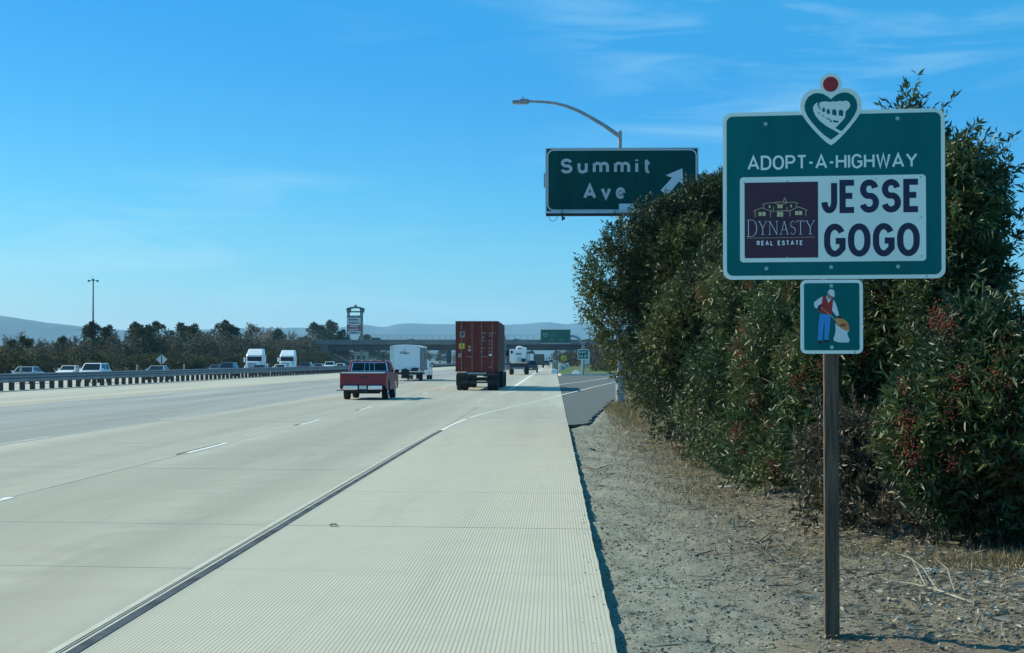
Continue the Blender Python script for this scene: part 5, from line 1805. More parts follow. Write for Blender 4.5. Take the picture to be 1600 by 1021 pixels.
def sprays(cent, rad, n_sprays, k, twig, rough=.55, inner=.2, up=.35, squash=(1, 1, 1), rad_in=.45):
    """leafy shoots on the skin of a lump: returns leaf base points, directions and a number per shoot"""
    d = unit(rng.normal(0, 1, (n_sprays, 3)) + np.array([0, 0, .12]))
    f = 1 - np.abs(rng.normal(0, .16, (n_sprays, 1)))
    deep = rng.random((n_sprays, 1)) < inner
    f = np.where(deep, rng.uniform(rad_in, .85, (n_sprays, 1)), f)
    base = np.array(cent) + d * f * rad * np.array(squash)
    sd = unit(d + np.array([0, 0, up]) + rng.normal(0, rough, (n_sprays, 3)))
    t = rng.random((n_sprays, k, 1))
    P = base[:, None] + sd[:, None] * t * twig
    LD = unit(sd[:, None] * .75 + unit(rng.normal(0, 1, (n_sprays, k, 3))) * .95)
    return P.reshape(-1, 3), LD.reshape(-1, 3), np.repeat(rng.random(n_sprays), k), np.repeat(d[:, 2], k)


def shrub(label, cat, name, c, r, lumps, dens, leaf, m, group, base_z=0.0, stems=6, tone0=.0, lump_r=(.26, .42), berries=0, extra=(), skirt=None):
    """c centre, r radii of the whole crown; lumps = count of leafy lumps; dens = shoots per square metre of lump"""
    root = thing(name, label, cat, (c[0], c[1], base_z), 0, group)
    C0 = np.array([0, 0, c[2] - base_z])
    rr = np.array(r)
    allP, allD, allT, allB = [], [], [], []
    L = []
    for i in range(lumps):
        q = unit(rng.normal(0, 1, 3))
        if q[2] < -.55:
            q[2] *= -.6
        rl = rng.uniform(*lump_r) * min(r)
        L.append((C0 + q * np.maximum(rr - rl * .9, .1) * rng.uniform(.72, 1.0), rl))
    L.append((C0, None))
    for e in extra:
        L.append((np.array(e[:3]) - np.array([c[0], c[1], base_z]), e[3]))
    for cc, rl in L:
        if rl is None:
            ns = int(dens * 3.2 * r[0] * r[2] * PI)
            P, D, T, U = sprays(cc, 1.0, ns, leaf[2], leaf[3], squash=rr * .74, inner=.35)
            T = T * .3  # inner leaves darker, shade inside the crown put into their tone
        else:
            ns = max(6, int(dens * 4 * PI * rl * rl))
            P, D, T, U = sprays(cc, rl, ns, leaf[2], leaf[3])
            T = T * .25 + rng.random() ** 1.3 * .85  # sunlit and dim clumps put into the leaf tone, lump by lump
        ok = P[:, 2] > .04
        if skirt is not None:
            ok &= P[:, 2] > skirt
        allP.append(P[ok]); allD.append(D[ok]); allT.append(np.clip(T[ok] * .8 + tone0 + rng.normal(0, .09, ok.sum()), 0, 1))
    for i in range(54):                                   # long new shoots standing out of the crown
        cc, rl = L[rng.integers(len(L))]
        if rl is None:
            continue
        d = unit(rng.normal(0, 1, 3) + np.array([0, 0, .9]))
        t = rng.random((22, 1))
        q = cc + d * rl * .8 + unit(d + np.array([0, 0, .6]) + rng.normal(0, .3, 3)) * t * rng.uniform(.25, .55)
        allP.append(q); allD.append(unit(d + unit(rng.normal(0, 1, (22, 3))) * 1.0)); allT.append(np.clip(rng.normal(.5 + tone0, .15, 22), 0, 1))
    P, D, T = np.concatenate(allP), np.concatenate(allD), np.concatenate(allT)
    n = len(P)
    ln = rng.uniform(.5, 1.3, n) * leaf[0]
    leaf_mesh('foliage', P, D, ln, ln * leaf[1], T, m, root)
    st = MB()
    for i in range(stems):
        a = rnd.uniform(0, 2 * PI)
        tip = C0 + np.array([math.cos(a) * r[0] * .6, math.sin(a) * r[1] * .6, r[2] * rnd.uniform(-.1, .7)])
        b0 = np.array([math.cos(a) * .18 * r[0], math.sin(a) * .18 * r[1], -.12])
        md = (b0 + tip) / 2 + np.array([rnd.uniform(-.15, .15), rnd.uniform(-.15, .15), .2])
        st.tube([b0, b0 * .6 + md * .4, md, tip], [.05, .04, .03, .008], 6)
        for j in range(3):
            q = md + (tip - md) * rnd.uniform(0, .8)
            e = q + np.array([rnd.uniform(-.5, .5) * r[0], rnd.uniform(-.5, .5) * r[1], rnd.uniform(.1, .5) * r[2]])
            st.tube([q, (q + e) / 2 + np.array([0, 0, .05]), e], [.018, .012, .004], 5)
    st.build('stems', M['bark'], root, smooth=True)
    if berries:
        cl = []
        for i in range(berries):
            cc, rl = L[rnd.randrange(len(L))]
            if rl is None:
                continue
            d = unit(np.array([rng.normal(-.5, .8), rng.normal(-.9, .6), rng.normal(.1, .6)]))
            p0 = cc + d * (rl + leaf[3] * .55)
            k = rng.integers(55, 120)
            cl.append(p0 + rng.normal(0, 1, (k, 3)) * np.array([.06, .06, .075]))
        cl = np.concatenate(cl)
        cl = cl[cl[:, 2] > .15]
        oc_ = np.array([(1, 0, 0), (-1, 0, 0), (0, 1, 0), (0, -1, 0), (0, 0, 1), (0, 0, -1)]) * .0090
        V = (cl[:, None] + oc_[None]).reshape(-1, 3)
        f8 = np.array([(0, 2, 4), (2, 1, 4), (1, 3, 4), (3, 0, 4), (2, 0, 5), (1, 2, 5), (3, 1, 5), (0, 3, 5)])
        fc = (np.arange(len(cl))[:, None, None] * 6 + f8[None]).reshape(-1, 3)
        np_mesh('berries', V, fc, M['berry'], np.repeat(rng.random(len(cl)), 8), root, smooth=True, kind='stuff')
    return root


HG = 'shrubs of the roadside hedge'
# leaf = (length, width ratio, leaves per shoot, shoot length)
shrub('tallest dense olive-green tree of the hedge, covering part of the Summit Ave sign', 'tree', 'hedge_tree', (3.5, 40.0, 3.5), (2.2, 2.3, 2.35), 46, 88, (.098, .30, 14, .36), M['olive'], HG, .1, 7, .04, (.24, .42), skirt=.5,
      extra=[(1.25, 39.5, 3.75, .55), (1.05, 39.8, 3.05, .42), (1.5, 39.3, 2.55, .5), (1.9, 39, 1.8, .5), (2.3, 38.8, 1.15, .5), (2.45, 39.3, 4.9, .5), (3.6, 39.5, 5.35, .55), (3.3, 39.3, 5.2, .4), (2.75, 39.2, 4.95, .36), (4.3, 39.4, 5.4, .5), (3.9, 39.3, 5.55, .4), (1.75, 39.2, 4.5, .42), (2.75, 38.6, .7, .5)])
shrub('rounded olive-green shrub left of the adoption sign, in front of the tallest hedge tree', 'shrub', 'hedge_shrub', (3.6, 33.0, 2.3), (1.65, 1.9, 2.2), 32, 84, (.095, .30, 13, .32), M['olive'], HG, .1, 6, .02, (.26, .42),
      extra=[(2.1, 32.5, 1.2, .42), (2.35, 32, .65, .42), (2.2, 32.3, 2.0, .42)])
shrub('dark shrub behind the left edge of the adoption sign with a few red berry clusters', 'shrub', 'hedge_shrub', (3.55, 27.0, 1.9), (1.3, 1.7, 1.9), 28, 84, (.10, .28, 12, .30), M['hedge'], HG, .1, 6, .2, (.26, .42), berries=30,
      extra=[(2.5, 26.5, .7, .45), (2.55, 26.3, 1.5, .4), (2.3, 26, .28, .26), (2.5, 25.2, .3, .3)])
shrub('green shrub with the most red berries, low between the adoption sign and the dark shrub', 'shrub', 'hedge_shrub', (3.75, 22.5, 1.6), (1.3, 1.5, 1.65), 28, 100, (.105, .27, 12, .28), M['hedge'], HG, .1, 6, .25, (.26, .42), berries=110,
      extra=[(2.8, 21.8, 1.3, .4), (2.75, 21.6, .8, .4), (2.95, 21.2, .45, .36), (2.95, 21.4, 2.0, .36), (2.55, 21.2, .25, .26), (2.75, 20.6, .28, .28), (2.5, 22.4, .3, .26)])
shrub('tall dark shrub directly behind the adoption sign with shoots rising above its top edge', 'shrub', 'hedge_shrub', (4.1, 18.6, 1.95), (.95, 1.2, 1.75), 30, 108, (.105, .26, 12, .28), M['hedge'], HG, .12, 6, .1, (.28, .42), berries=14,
      extra=[(3.98, 18.6, 4.05, .3), (4.3, 18.4, 3.9, .26), (3.93, 18.6, 4.42, .10), (4.08, 18.6, 4.3, .08), (3.2, 18.2, 1.2, .4), (4.25, 18.4, 3.4, .4), (4.0, 18.5, 3.6, .42)])
shrub('upright dark shrub right of the adoption sign with open sky beside its top', 'shrub', 'hedge_shrub', (4.05, 16.9, 2.2), (.42, .6, 1.6), 24, 128, (.10, .26, 12, .24), M['hedge'], HG, .12, 5, .2, (.5, .75), berries=6,
      extra=[(4.42, 16.9, 3.45, .16), (4.5, 16.8, 2.9, .13), (4.25, 16.8, 3.7, .14), (4.38, 16.8, 2.3, .2)])
shrub('low leafy shrub at the right edge of the hedge with a few red berries', 'shrub', 'hedge_shrub', (4.8, 14.6, .95), (1.1, 1.0, 1.1), 30, 135, (.10, .25, 12, .26), M['hedge'], HG, .15, 5, .25, (.28, .45), berries=16,
      extra=[(4.7, 15.2, 2.05, .2)])
shrub('low dark shrub just right of the sign post, spotted with red berry clusters', 'shrub', 'hedge_shrub', (3.9, 14.75, 1.0), (1.0, .9, 1.2), 28, 140, (.10, .25, 12, .25), M['hedge'], HG, .12, 5, .2, (.28, .45), berries=55)
shrub('half-dry brownish shrub behind the sign post, sprawling onto the gravel', 'shrub', 'hedge_shrub', (2.9, 16.6, .55), (.45, .7, .62), 18, 100, (.085, .30, 11, .24), M['brown_leaf'], HG, .08, 6, .25, (.3, .45),
      extra=[(2.7, 15.9, .32, .26), (3.1, 15.3, .22, .22), (3.4, 14.95, .2, .2)])
shrub('green shrub filling the gap between the berry shrub and the sign post', 'shrub', 'hedge_shrub', (3.15, 18.6, 1.2), (.8, .95, 1.15), 24, 120, (.105, .26, 12, .26), M['hedge'], HG, .1, 5, .3, (.3, .45), berries=40)

# far trees: a few kinds built once, then copied
def far_tree(label, name, H, rx, m, n, leaf, group, seed, trunk=.22, gaps=True):
    global rng
    rng = np.random.default_rng(seed)
    root = thing(name, label, 'tree', (0, 0, 0), 0, group)
    nl = 22
    P, D, T = [], [], []
    for i in range(nl):
        h = H * (.22 + .74 * (i + rng.uniform(-.5, 1.5)) / nl) if gaps else H * rng.uniform(.2, .85)
        w = rx * math.sin(PI * min(1, (h / H) * .85 + .12)) ** .7
        a = rng.uniform(0, 2 * PI)
        c = np.array([math.cos(a) * w * rng.uniform(.2, .95), math.sin(a) * w * rng.uniform(.2, .95), h])
        p, d, t, u = sprays(c, w * rng.uniform(.20, .46), n // nl // 6, 6, leaf * 1.6, inner=.35, squash=(1, 1, rng.uniform(.7, 1.3)))
        P.append(p); D.append(d); T.append(np.clip(t * .6 + rng.random() * .4, 0, 1))
    P, D, T = np.concatenate(P), np.concatenate(D), np.concatenate(T)
    P[:, 2] = np.abs(P[:, 2])
    ln = rng.uniform(.6, 1.2, len(P)) * leaf
    leaf_mesh('crown', P, D, ln, ln * .55, T, m, root)
    mb = MB().tube([(0, 0, -.3), (.1, 0, H * .3), (-.1, .1, H * .6), (0, 0, H * .9)], [trunk, trunk * .8, trunk * .5, .04], 7)
    for i in range(6):
        a = rng.uniform(0, 2 * PI)
        h = H * rng.uniform(.3, .7)
        mb.tube([(0, 0, h), (math.cos(a) * rx * .35, math.sin(a) * rx * .35, h + H * .1), (math.cos(a) * rx * .7, math.sin(a) * rx * .7, h + H * .18)], [trunk * .4, trunk * .25, .03], 5)
    mb.build('trunk', M['bark'], root, smooth=True)
    return root


def bare_tree(label, H, group, seed, m, spread=.32):
    r2 = random.Random(seed)
    root = thing('bare_tree', label, 'tree', (0, 0, 0), 0, group)
    tr, tw = MB(), MB()

    def grow(p, d, ln, rad, depth):
        q = p + d * ln
        mid = (p + q) / 2 + Vector((r2.uniform(-1, 1), r2.uniform(-1, 1), 0)) * ln * .05
        (tr if depth < 2 else tw).tube([p, mid, q], [rad, rad * .85, rad * .65], 5 if depth < 2 else 3, caps=False)
        if depth >= 5:
            return
        for i in range(3 if depth else 4):
            a = r2.uniform(0, 2 * PI)
            nd = (d + Vector((math.cos(a), math.sin(a), r2.uniform(-.1, .4))) * r2.uniform(spread, spread * 2.1)).normalized()
            grow(p.lerp(q, r2.uniform(.55, 1)) if i else q, nd, ln * r2.uniform(.58, .8), max(rad * .68, .045), depth + 1)
    grow(Vector((0, 0, -.2)), Vector((0, 0, 1)), H * .3, H * .018, 0)
    tr.build('trunk', m, root, smooth=True)
    o = tw.build('crown', m, root, fix=False)
    o['kind'] = 'stuff'
    return root


GT = 'trees beyond the opposite carriageway'
ev = [far_tree('dark evergreen tree in the long row beyond the oncoming traffic', 'evergreen_tree', 10, 3.6, M['far_leaf'], 7800, .34, GT, 31),
      far_tree('dark evergreen tree in the long row beyond the oncoming traffic', 'evergreen_tree', 10, 3.0, M['far_leaf'], 7000, .32, GT, 32),
      far_tree('brown-leaved tree in the long row beyond the oncoming traffic', 'brown_tree', 8, 3.6, M['far_brown'], 6000, .28, GT, 33, gaps=False),
      far_tree('low olive scrub at the foot of the trees beyond the oncoming traffic', 'scrub_bush', 4, 3.6, M['far_lime'], 5000, .28, GT, 34, .1, gaps=False)]
bt = [bare_tree('leafless tree in the row beyond the oncoming traffic', 11, GT, 41, M['pale_bark']), bare_tree('leafless tree in the row beyond the oncoming traffic', 9, GT, 42, M['bark'], .42)]
used = set()
BASE = {o.name: o['label'] for o in ev + bt}
ROW = []


def put(src, px, top, Y, label=None, wide=1.0, group=None):
    h0 = {0: 10, 1: 10, 2: 8, 3: 4}[ev.index(src)] if src in ev else (11 if src is bt[0] else 9)
    p = at(px, 0, Y)
    sc = (at(px, top, Y).z + .3) / h0 / .97
    loc = (p.x, Y, -.3)
    if src.name in used:
        o = dup(src, loc, rnd.uniform(0, 6.28), None, group)
    else:
        o = src
        used.add(src.name)
        o.location = loc
        if group:
            o['group'] = group
    o.scale = (sc * wide * rnd.uniform(.9, 1.1), sc * wide * rnd.uniform(.9, 1.1), sc)
    o['label'] = label or BASE[src.name]
    if label is None and group is None:
        ROW.append((px, src, o))
    return o


row = lambda px, add=0: min(560, (60 + add) * F / (866 - px))
for px, top, k, add, lab in ((-60, 520, 0, 6, None), (8, 538, 2, 4, None), (40, 528, 0, 10, None), (75, 533, 2, 6, None), (100, 528, 1, 16, None), (128, 531, 2, 3, None),
                             (150, 506, 0, 12, 'tallest evergreen at the left, just right of the high light mast'), (172, 512, 1, 8, None), (190, 522, 2, 4, None), (212, 507, 1, 10, None), (232, 511, 0, 7, None), (250, 506, 1, 14, 'evergreen directly behind the grey diamond sign'),
                             (268, 522, 2, 4, None), (285, 508, 0, 10, None), (303, 510, 1, 7, None), (318, 516, 2, 4, None), (332, 519, 2, 8, None), (350, 504, 0, 10, 'full round evergreen left of the first white semi truck'), (366, 512, 1, 8, None),
                             (383, 520, 2, 3, None), (398, 511, 1, 14, None), (415, 526, 2, 4, None), (432, 517, 0, 16, None), (447, 530, 2, 3, None), (462, 528, 2, 7, None), (478, 525, 2, 4, None),
                             (496, 507, 0, 18, 'dark pointed evergreen left of the bridge abutment'), (516, 504, 1, 30, 'thin evergreen just left of the pylon sign'), (536, 518, 1, 60, None), (22, 533, 1, 14, None), (60, 540, 2, 1, None)):
    put(ev[k], px, top, row(px, add), lab, 1.25 if k == 2 else 1.05)
for px, top, add in ((0, 548, 0), (48, 556, -1), (92, 553, 0), (140, 553, -1), (165, 556, -1), (205, 555, 0), (228, 558, -1), (262, 553, -1), (292, 556, -1), (325, 557, 0), (362, 556, -1), (392, 553, 1), (425, 552, 0), (452, 556, -1), (482, 548, 1), (-40, 548, 0), (-80, 545, 1), (20, 558, -2), (345, 560, -1.5), (300, 561, -1.5), (470, 556, -1), (508, 553, 0)):
    put(ev[3], px, top, row(px, add), None, 1.35)
for px, top, k, add, lab in ((27, 504, 0, 24, 'leafless tree standing up against the hills at the far left'), (85, 510, 1, 26, 'leafless tree between the far left edge and the light mast'), (107, 512, 1, 20, None), (137, 505, 1, 22, 'leafless tree touching the light mast'),
                             (405, 490, 0, 10, 'tallest leafless tree, rising behind the first white semi truck'), (446, 498, 0, 18, 'leafless tree rising behind the second white semi truck'), (472, 510, 1, 20, None), (313, 505, 0, 14, None), (460, 514, 1, 10, None)):
    put(bt[k], px, top, row(px, add), lab)
# say of each tree in the row where it stands, by the nearest thing one can find
MARKS = [(0, 'the left end of the guard rail'), (148, 'the light mast'), (255, 'the grey diamond sign'), (400, 'the first white semi truck'), (450, 'the second white semi truck'), (556, 'the pylon sign')]
KIND = {ev[0].name: 'dark evergreen', ev[1].name: 'slender dark evergreen', ev[2].name: 'brown-leaved tree', ev[3].name: 'low olive bush', bt[0].name: 'tall leafless tree', bt[1].name: 'spreading leafless tree'}
ORD = ['nearest', 'second', 'third', 'fourth', 'fifth', 'sixth', 'seventh', 'eighth', 'ninth']
KIND_OF = {}
for px, src, o in ROW:
    m_ = min(MARKS, key=lambda q: abs(q[0] - px))
    KIND_OF.setdefault((KIND[src.name], m_[1], px >= m_[0]), []).append((abs(px - m_[0]), o))
for (kd, mk, right_), lst in KIND_OF.items():
    lst.sort(key=lambda q: q[0])
    for i, (_, o) in enumerate(lst):
        side = 'to the right of' if right_ else 'to the left of'
        o['label'] = (f'{ORD[i]} {kd} {side} {mk}' if len(lst) > 1 else f'{kd} {side} {mk}')
GR = 'trees beyond the exit ramp'
for px, top, k, Y, lab in ((938, 520, 'b', 300, 'leafless brown tree just right of the green guide sign'), (925, 532, 'b', 340, 'smaller leafless tree partly behind the EXIT sign'), (957, 528, 'b', 280, 'leafless reddish tree left of the street light pole'), (945, 516, 1, 380, 'dark evergreen beyond the exit ramp behind the leafless trees'),
                           (912, 545, 2, 420, 'brown bush left of the EXIT sign beyond the island'), (895, 553, 3, 480, 'green bush beneath the green guide sign'), (943, 562, 3, 262, 'dark rounded bush on the grass by the exit ramp'), (968, 540, 2, 250, 'brown bush behind the street light pole'), (990, 525, 0, 300, 'evergreen beyond the exit ramp behind the tall hedge tree'), (925, 548, 2, 400, 'brown bush between the EXIT sign and the leafless trees'),
                           (952, 545, 2, 300, 'brown bush behind the dark rounded bush')):
    if k == 'b':
        put(bt[1], px, top, Y, lab, 1.5, GR)
    else:
        put(ev[k], px, top, Y, lab, 1.5 if k > 1 else 1.2, GR)
GB = 'trees seen beyond the bridge'
for px, top, k, Y, lab in ((600, 546, 2, 760, 'brown treetop beneath the bridge midway between the pylon sign and the camping trailer'), (625, 545, 0, 820, 'dark tree beyond the bridge just left of the camping trailer'),
                           (660, 545, 2, 800, 'brown tree beyond the bridge just right of the camping trailer'), (690, 547, 0, 850, 'dark tree beyond the bridge midway between the camping trailer and the container'),
                           (720, 548, 2, 800, 'brown tree beyond the bridge at the left edge of the container'), (745, 548, 0, 900, 'dark tree beyond the bridge hidden behind the container lorry'),
                           (800, 548, 2, 900, 'brown tree beyond the bridge just left of the white utility truck'), (830, 549, 0, 950, 'dark tree beyond the bridge just right of the white utility truck'),
                           (885, 546, 2, 800, 'brown tree beneath the right half of the green guide sign'), (870, 549, 1, 1000, 'slender dark tree beneath the middle of the green guide sign'),
                           (560, 545, 0, 760, 'dark tree beside the tan building beneath the bridge'), (530, 540, 2, 700, 'brown tree beyond the bridge left of the tan building'),
                           (575, 525, 1, 760, 'slender tree rising above the bridge just right of the pylon sign'), (900, 540, 0, 700, 'dark tree beyond the bridge between the guide sign and its mast')):
    put(ev[k], px, top, Y, lab, 1.6, GB)

# ================================================================== LOOSE STUFF ON THE VERGE
rng = np.random.default_rng(77)


def scatter(n, x0, x1, y0, y1, toward=None):
    u = rng.random(n)
    y = y0 * (y1 / y0) ** u                       # denser close by
    x = rng.uniform(x0, x1, n)
    ramp = np.interp(y, [a for a, b in RAMP_R], [b for a, b in RAMP_R])
    ok = (y < 44) | (x > ramp + .3)
    return x[ok], y[ok]


x, y = scatter(30000, EDGE + .05, 6.5, 6.5, 46)
z = verge_z(x, y)
sz = np.abs(rng.normal(0, .0065, len(x))) + .0028
octa = np.array([(1, 0, 0), (-1, 0, 0), (0, 1, 0), (0, -1, 0), (0, 0, .7), (0, 0, -.7)])
V = np.stack([x, y, z + sz * .3], -1)[:, None] + octa[None] * sz[:, None, None] * rng.uniform(.6, 1.4, (len(x), 6, 1))
f8 = np.array([(0, 2, 4), (2, 1, 4), (1, 3, 4), (3, 0, 4), (2, 0, 5), (1, 2, 5), (3, 1, 5), (0, 3, 5)])
fc = (np.arange(len(x))[:, None, None] * 6 + f8[None]).reshape(-1, 3)
tag(np_mesh('gravel', V.reshape(-1, 3), fc, M['pebble'], np.repeat(rng.random(len(x)), 8), kind='stuff'), 'loose grey gravel spread over the dirt verge', 'gravel')
# dead leaves and chips, thick under the hedge
x1, y1 = scatter(42000, EDGE + .1, 6.5, 6.5, 46)
x2, y2 = scatter(46000, 1.6, 6.5, 10, 46)
keep = rng.random(len(x2)) < np.clip((x2 - 1.4) / 1.6, 0.06, 1)
x, y = np.concatenate([x1, x2[keep]]), np.concatenate([y1, y2[keep]])
P = np.stack([x, y, verge_z(x, y) + rng.uniform(.002, .02, len(x))], -1)
D = unit(np.stack([rng.normal(0, 1, len(x)), rng.normal(0, 1, len(x)), rng.normal(0, .22, len(x))], -1))
ln = np.where(np.arange(len(x)) < len(x1), rng.uniform(.012, .05, len(x)), rng.uniform(.025, .085, len(x))) * np.where(rng.random(len(x)) < .1, 1.6, 1.0)
o = leaf_mesh('leaf_litter', P, D, ln, ln * rng.uniform(.12, .4, len(x)), rng.random(len(x)), M['litter'], None)
tag(o, 'dry fallen leaves and chips littering the verge below the hedge', 'leaf litter')
# thin broken twigs
x1, y1 = scatter(260, EDGE + .3, 6, 7, 40)
x2, y2 = scatter(900, 1.5, 5.5, 11, 42)
x, y = np.concatenate([x1, x2]), np.concatenate([y1, y2])
P = np.stack([x, y, verge_z(x, y) + rng.uniform(.006, .02, len(x))], -1)
D = unit(np.stack([rng.normal(0, 1, len(x)), rng.normal(0, .5, len(x)), rng.normal(0, .10, len(x))], -1))
ln = rng.uniform(.07, .32, len(x))
o = leaf_mesh('twigs', P, D, ln, .006 + ln * .02, rng.random(len(x)), M['litter'], None)
tag(o, 'thin dry twigs scattered over the verge under the hedge', 'twigs')
# grit washed onto the edge of the shoulder
x = EDGE - np.abs(rng.normal(0, .10, 260)) - .02
y = 6 * (44 / 6) ** rng.random(260)
sz = np.abs(rng.normal(0, .0035, 260)) + .002
V = np.stack([x, y, sz * .4], -1)[:, None] + octa[None] * sz[:, None, None] * rng.uniform(.6, 1.4, (260, 6, 1))
fc = (np.arange(260)[:, None, None] * 6 + f8[None]).reshape(-1, 3)
tag(np_mesh('grit', V.reshape(-1, 3), fc, M['pebble'], np.repeat(rng.random(260), 8), kind='stuff'), 'fine grit lying along the edge of the concrete shoulder', 'grit')
# straw coloured grass
Ps, Ds, Ls = [], [], []
for cx, cy, sx, sy, nn, hh in ((3.95, 13.2, .35, .25, 700, .13), (3.45, 13.5, .3, .25, 400, .11), (4.4, 13.0, .3, .3, 400, .11), (2.0, 24, .5, 3.5, 1300, .10), (1.95, 21, .35, 1.6, 900, .07), (2.6, 52, .45, 4, 1200, .22), (2.1, 58, .35, 3, 900, .3), (2.9, 60, .5, 3, 900, .3), (1.8, 34, .4, 4, 900, .12), (2.3, 28, .3, 3, 800, .12), (2.2, 46, .4, 4, 900, .2), (2.5, 14.6, .5, .5, 700, .08), (1.1, 17, .5, 2, 350, .05)):
    nn = int(nn * 1.7)
    xx, yy = rng.normal(cx, sx, nn), rng.normal(cy, sy, nn)
    ramp = np.interp(yy, [a for a, b in RAMP_R], [b for a, b in RAMP_R])
    ok = (xx > EDGE + .1) & ((yy < 44) | (xx > ramp + .25))
    xx, yy = xx[ok], yy[ok]
    Ps.append(np.stack([xx, yy, verge_z(xx, yy) - .01], -1))
    Ds.append(unit(np.stack([rng.normal(0, .55, len(xx)), rng.normal(0, .55, len(xx)), np.ones(len(xx))], -1)))
    Ls.append(rng.uniform(.5, 1.3, len(xx)) * hh)
P, D, ln = np.concatenate(Ps), np.concatenate(Ds), np.concatenate(Ls)
o = leaf_mesh('dry_grass', P, D, ln, .0028 + ln * .006, rng.random(len(P)), M['straw'], None)
tag(o, 'straw-coloured dry grass in tufts along the foot of the hedge', 'grass')


def lying(x, y, dz=.0):
    return (x, y, float(verge_z(x, y)) + dz)


def branch(label, name, pts, rad, m, twigs=()):
    mb = MB()
    P = [lying(px, py, dz) for px, py, dz in pts]
    mb.tube(P, [rad * (1 - .75 * i / (len(P) - 1)) for i in range(len(P))], 6)
    for t in twigs:
        mb.tube([lying(*q) for q in t], [rad * .55, rad * .4, rad * .15][:len(t)], 5)
    return tag(mb.build(name, m, smooth=True), label, 'branch')


g2 = on_ground
zz = lambda px, py, dz: (*g2(px, py), dz)
branch('pale forked dry branch lying on the dirt right of the sign post', 'fallen_branch', [zz(1520, 952, .015), zz(1465, 936, .03), zz(1425, 922, .03), zz(1385, 914, .02)], .010, M['stick'],
       [[zz(1465, 936, .03), zz(1440, 915, .09), zz(1415, 902, .12)], [zz(1448, 930, .03), zz(1425, 905, .10), zz(1400, 897, .1)], [zz(1492, 938, .02), zz(1480, 918, .08), zz(1463, 909, .1)]])
branch('short pale stick near the lower right corner of the verge', 'fallen_branch', [zz(1455, 973, .01), zz(1478, 980, .012)], .009, M['stick'])
branch('long dark bent twig lying on the gravel left of the sign post', 'fallen_branch', [zz(1086, 868, .015), zz(1115, 860, .03), zz(1120, 864, .02), zz(1165, 866, .012)], .008, M['dark_stick'], [[zz(1115, 860, .03), zz(1110, 852, .05), zz(1106, 848, .06)]])
branch('dark twig sticking up beside the dry grass patch', 'fallen_branch', [zz(1072, 772, .01), zz(1068, 762, .10), zz(1062, 752, .16)], .010, M['dark_stick'])
branch('white straight stick on the straw left of the sign post', 'fallen_branch', [zz(1122, 765, .02), zz(1145, 766, .02), zz(1162, 766, .015)], .017, M['paper'])
branch('pale thin stick lying behind the white straight stick', 'fallen_branch', [zz(1095, 746, .02), zz(1130, 744, .03), zz(1175, 746, .015)], .011, M['stick'])
branch('dark stick pointing at the brownish shrub', 'fallen_branch', [zz(1183, 848, .012), zz(1200, 842, .03), zz(1215, 835, .04)], .009, M['dark_stick'])
branch('dark stick near the concrete edge midway along the verge', 'fallen_branch', [zz(903, 724, .015), zz(935, 730, .03), zz(955, 724, .02)], .015, M['dark_stick'])
branch('low dark twig just left of the foot of the sign post', 'fallen_branch', [zz(1200, 915, .01), zz(1240, 912, .02), zz(1285, 905, .03)], .006, M['dark_stick'], [[zz(1262, 909, .02), zz(1280, 900, .05)]])


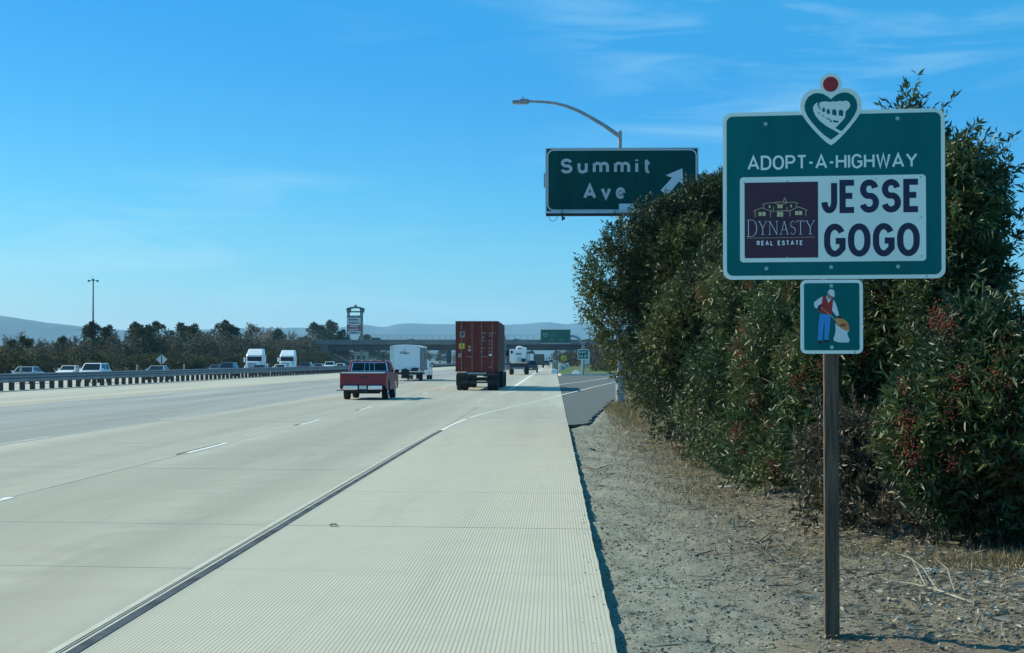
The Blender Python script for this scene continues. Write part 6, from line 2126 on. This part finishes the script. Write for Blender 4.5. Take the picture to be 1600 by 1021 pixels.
def crumple(label, name, cat, px, py, sx, sy, h, m, seed, n=7):
    r2 = random.Random(seed)
    cx, cy = g2(px, py)
    V, f = [], []
    for i in range(n):
        for j in range(n):
            u, v = i / (n - 1) * 2 - 1, j / (n - 1) * 2 - 1
            e = 1 - max(abs(u), abs(v)) ** 2
            V.append((u * sx * (1 + r2.uniform(-.25, .25)), v * sy * (1 + r2.uniform(-.25, .25)), .008 + h * e * r2.uniform(.2, 1) + r2.uniform(0, .3) * h))
    for i in range(n - 1):
        for j in range(n - 1):
            a = i * n + j
            f += [(a, a + 1, a + n + 1), (a, a + n + 1, a + n)]
    o = MB().add(V, f).build(name, m, fix=False)
    o.location = lying(cx, cy)
    o.rotation_euler = (0, 0, r2.uniform(-.5, .5))
    return tag(o, label, cat)


crumple('torn yellowish cardboard scrap under the hedge left of the sign post', 'cardboard_scrap', 'litter', 1234, 735, .10, .14, .10, M['card'], 3)
branch('pale pole-like stick pointing at the torn cardboard scrap', 'fallen_branch', [zz(1192, 739, .02), zz(1212, 738, .03), zz(1228, 737, .05)], .022, M['stick'])
crumple('white paper scrap nearest the concrete edge on the far verge', 'paper_scrap', 'litter', 897, 703, .05, .06, .03, M['paper'], 4)
crumple('white paper scrap in the middle of the far verge', 'paper_scrap', 'litter', 998, 697, .06, .07, .05, M['paper'], 5)
crumple('small white paper scrap below the hedge tree', 'paper_scrap', 'litter', 985, 699, .045, .05, .03, M['paper'], 6)
crumple('dark green crushed wrapper beside the white scrap near the concrete edge', 'wrapper_scrap', 'litter', 924, 701, .07, .05, .05, mat('dark_wrapper', (.03, .06, .03), .5), 7)
crumple('dusty pale scrap beside the forked branch', 'paper_scrap', 'litter', 1456, 910, .045, .035, .03, mat('dusty_paper', (.34, .34, .31), .9), 8)
o = crumple('tiny dark and white scrap lying alone on the concrete shoulder', 'wrapper_scrap', 'litter', 521, 823, .05, .03, .03, mat('dark_scrap', (.06, .06, .055), .6, var=.4, scale=30), 9, 5)
o.location.z = .002

# ================================================================== HAZE
hz_m = bpy.data.materials.new('haze_air')
hz_m.use_nodes = True
t = hz_m.node_tree
t.nodes.remove(t.nodes['Principled BSDF'])
v = t.nodes.new('ShaderNodeVolumePrincipled')
v.inputs['Color'].default_value = (.36, .73, 1.0, 1)
v.inputs['Density'].default_value = 0.75e-4
v.inputs['Anisotropy'].default_value = 0
t.links.new(v.outputs[0], t.nodes['Material Output'].inputs['Volume'])
o = MB().box((0, 4200, 128.65), (13400, 9000, 260)).build('haze', hz_m)
o['kind'] = 'stuff'
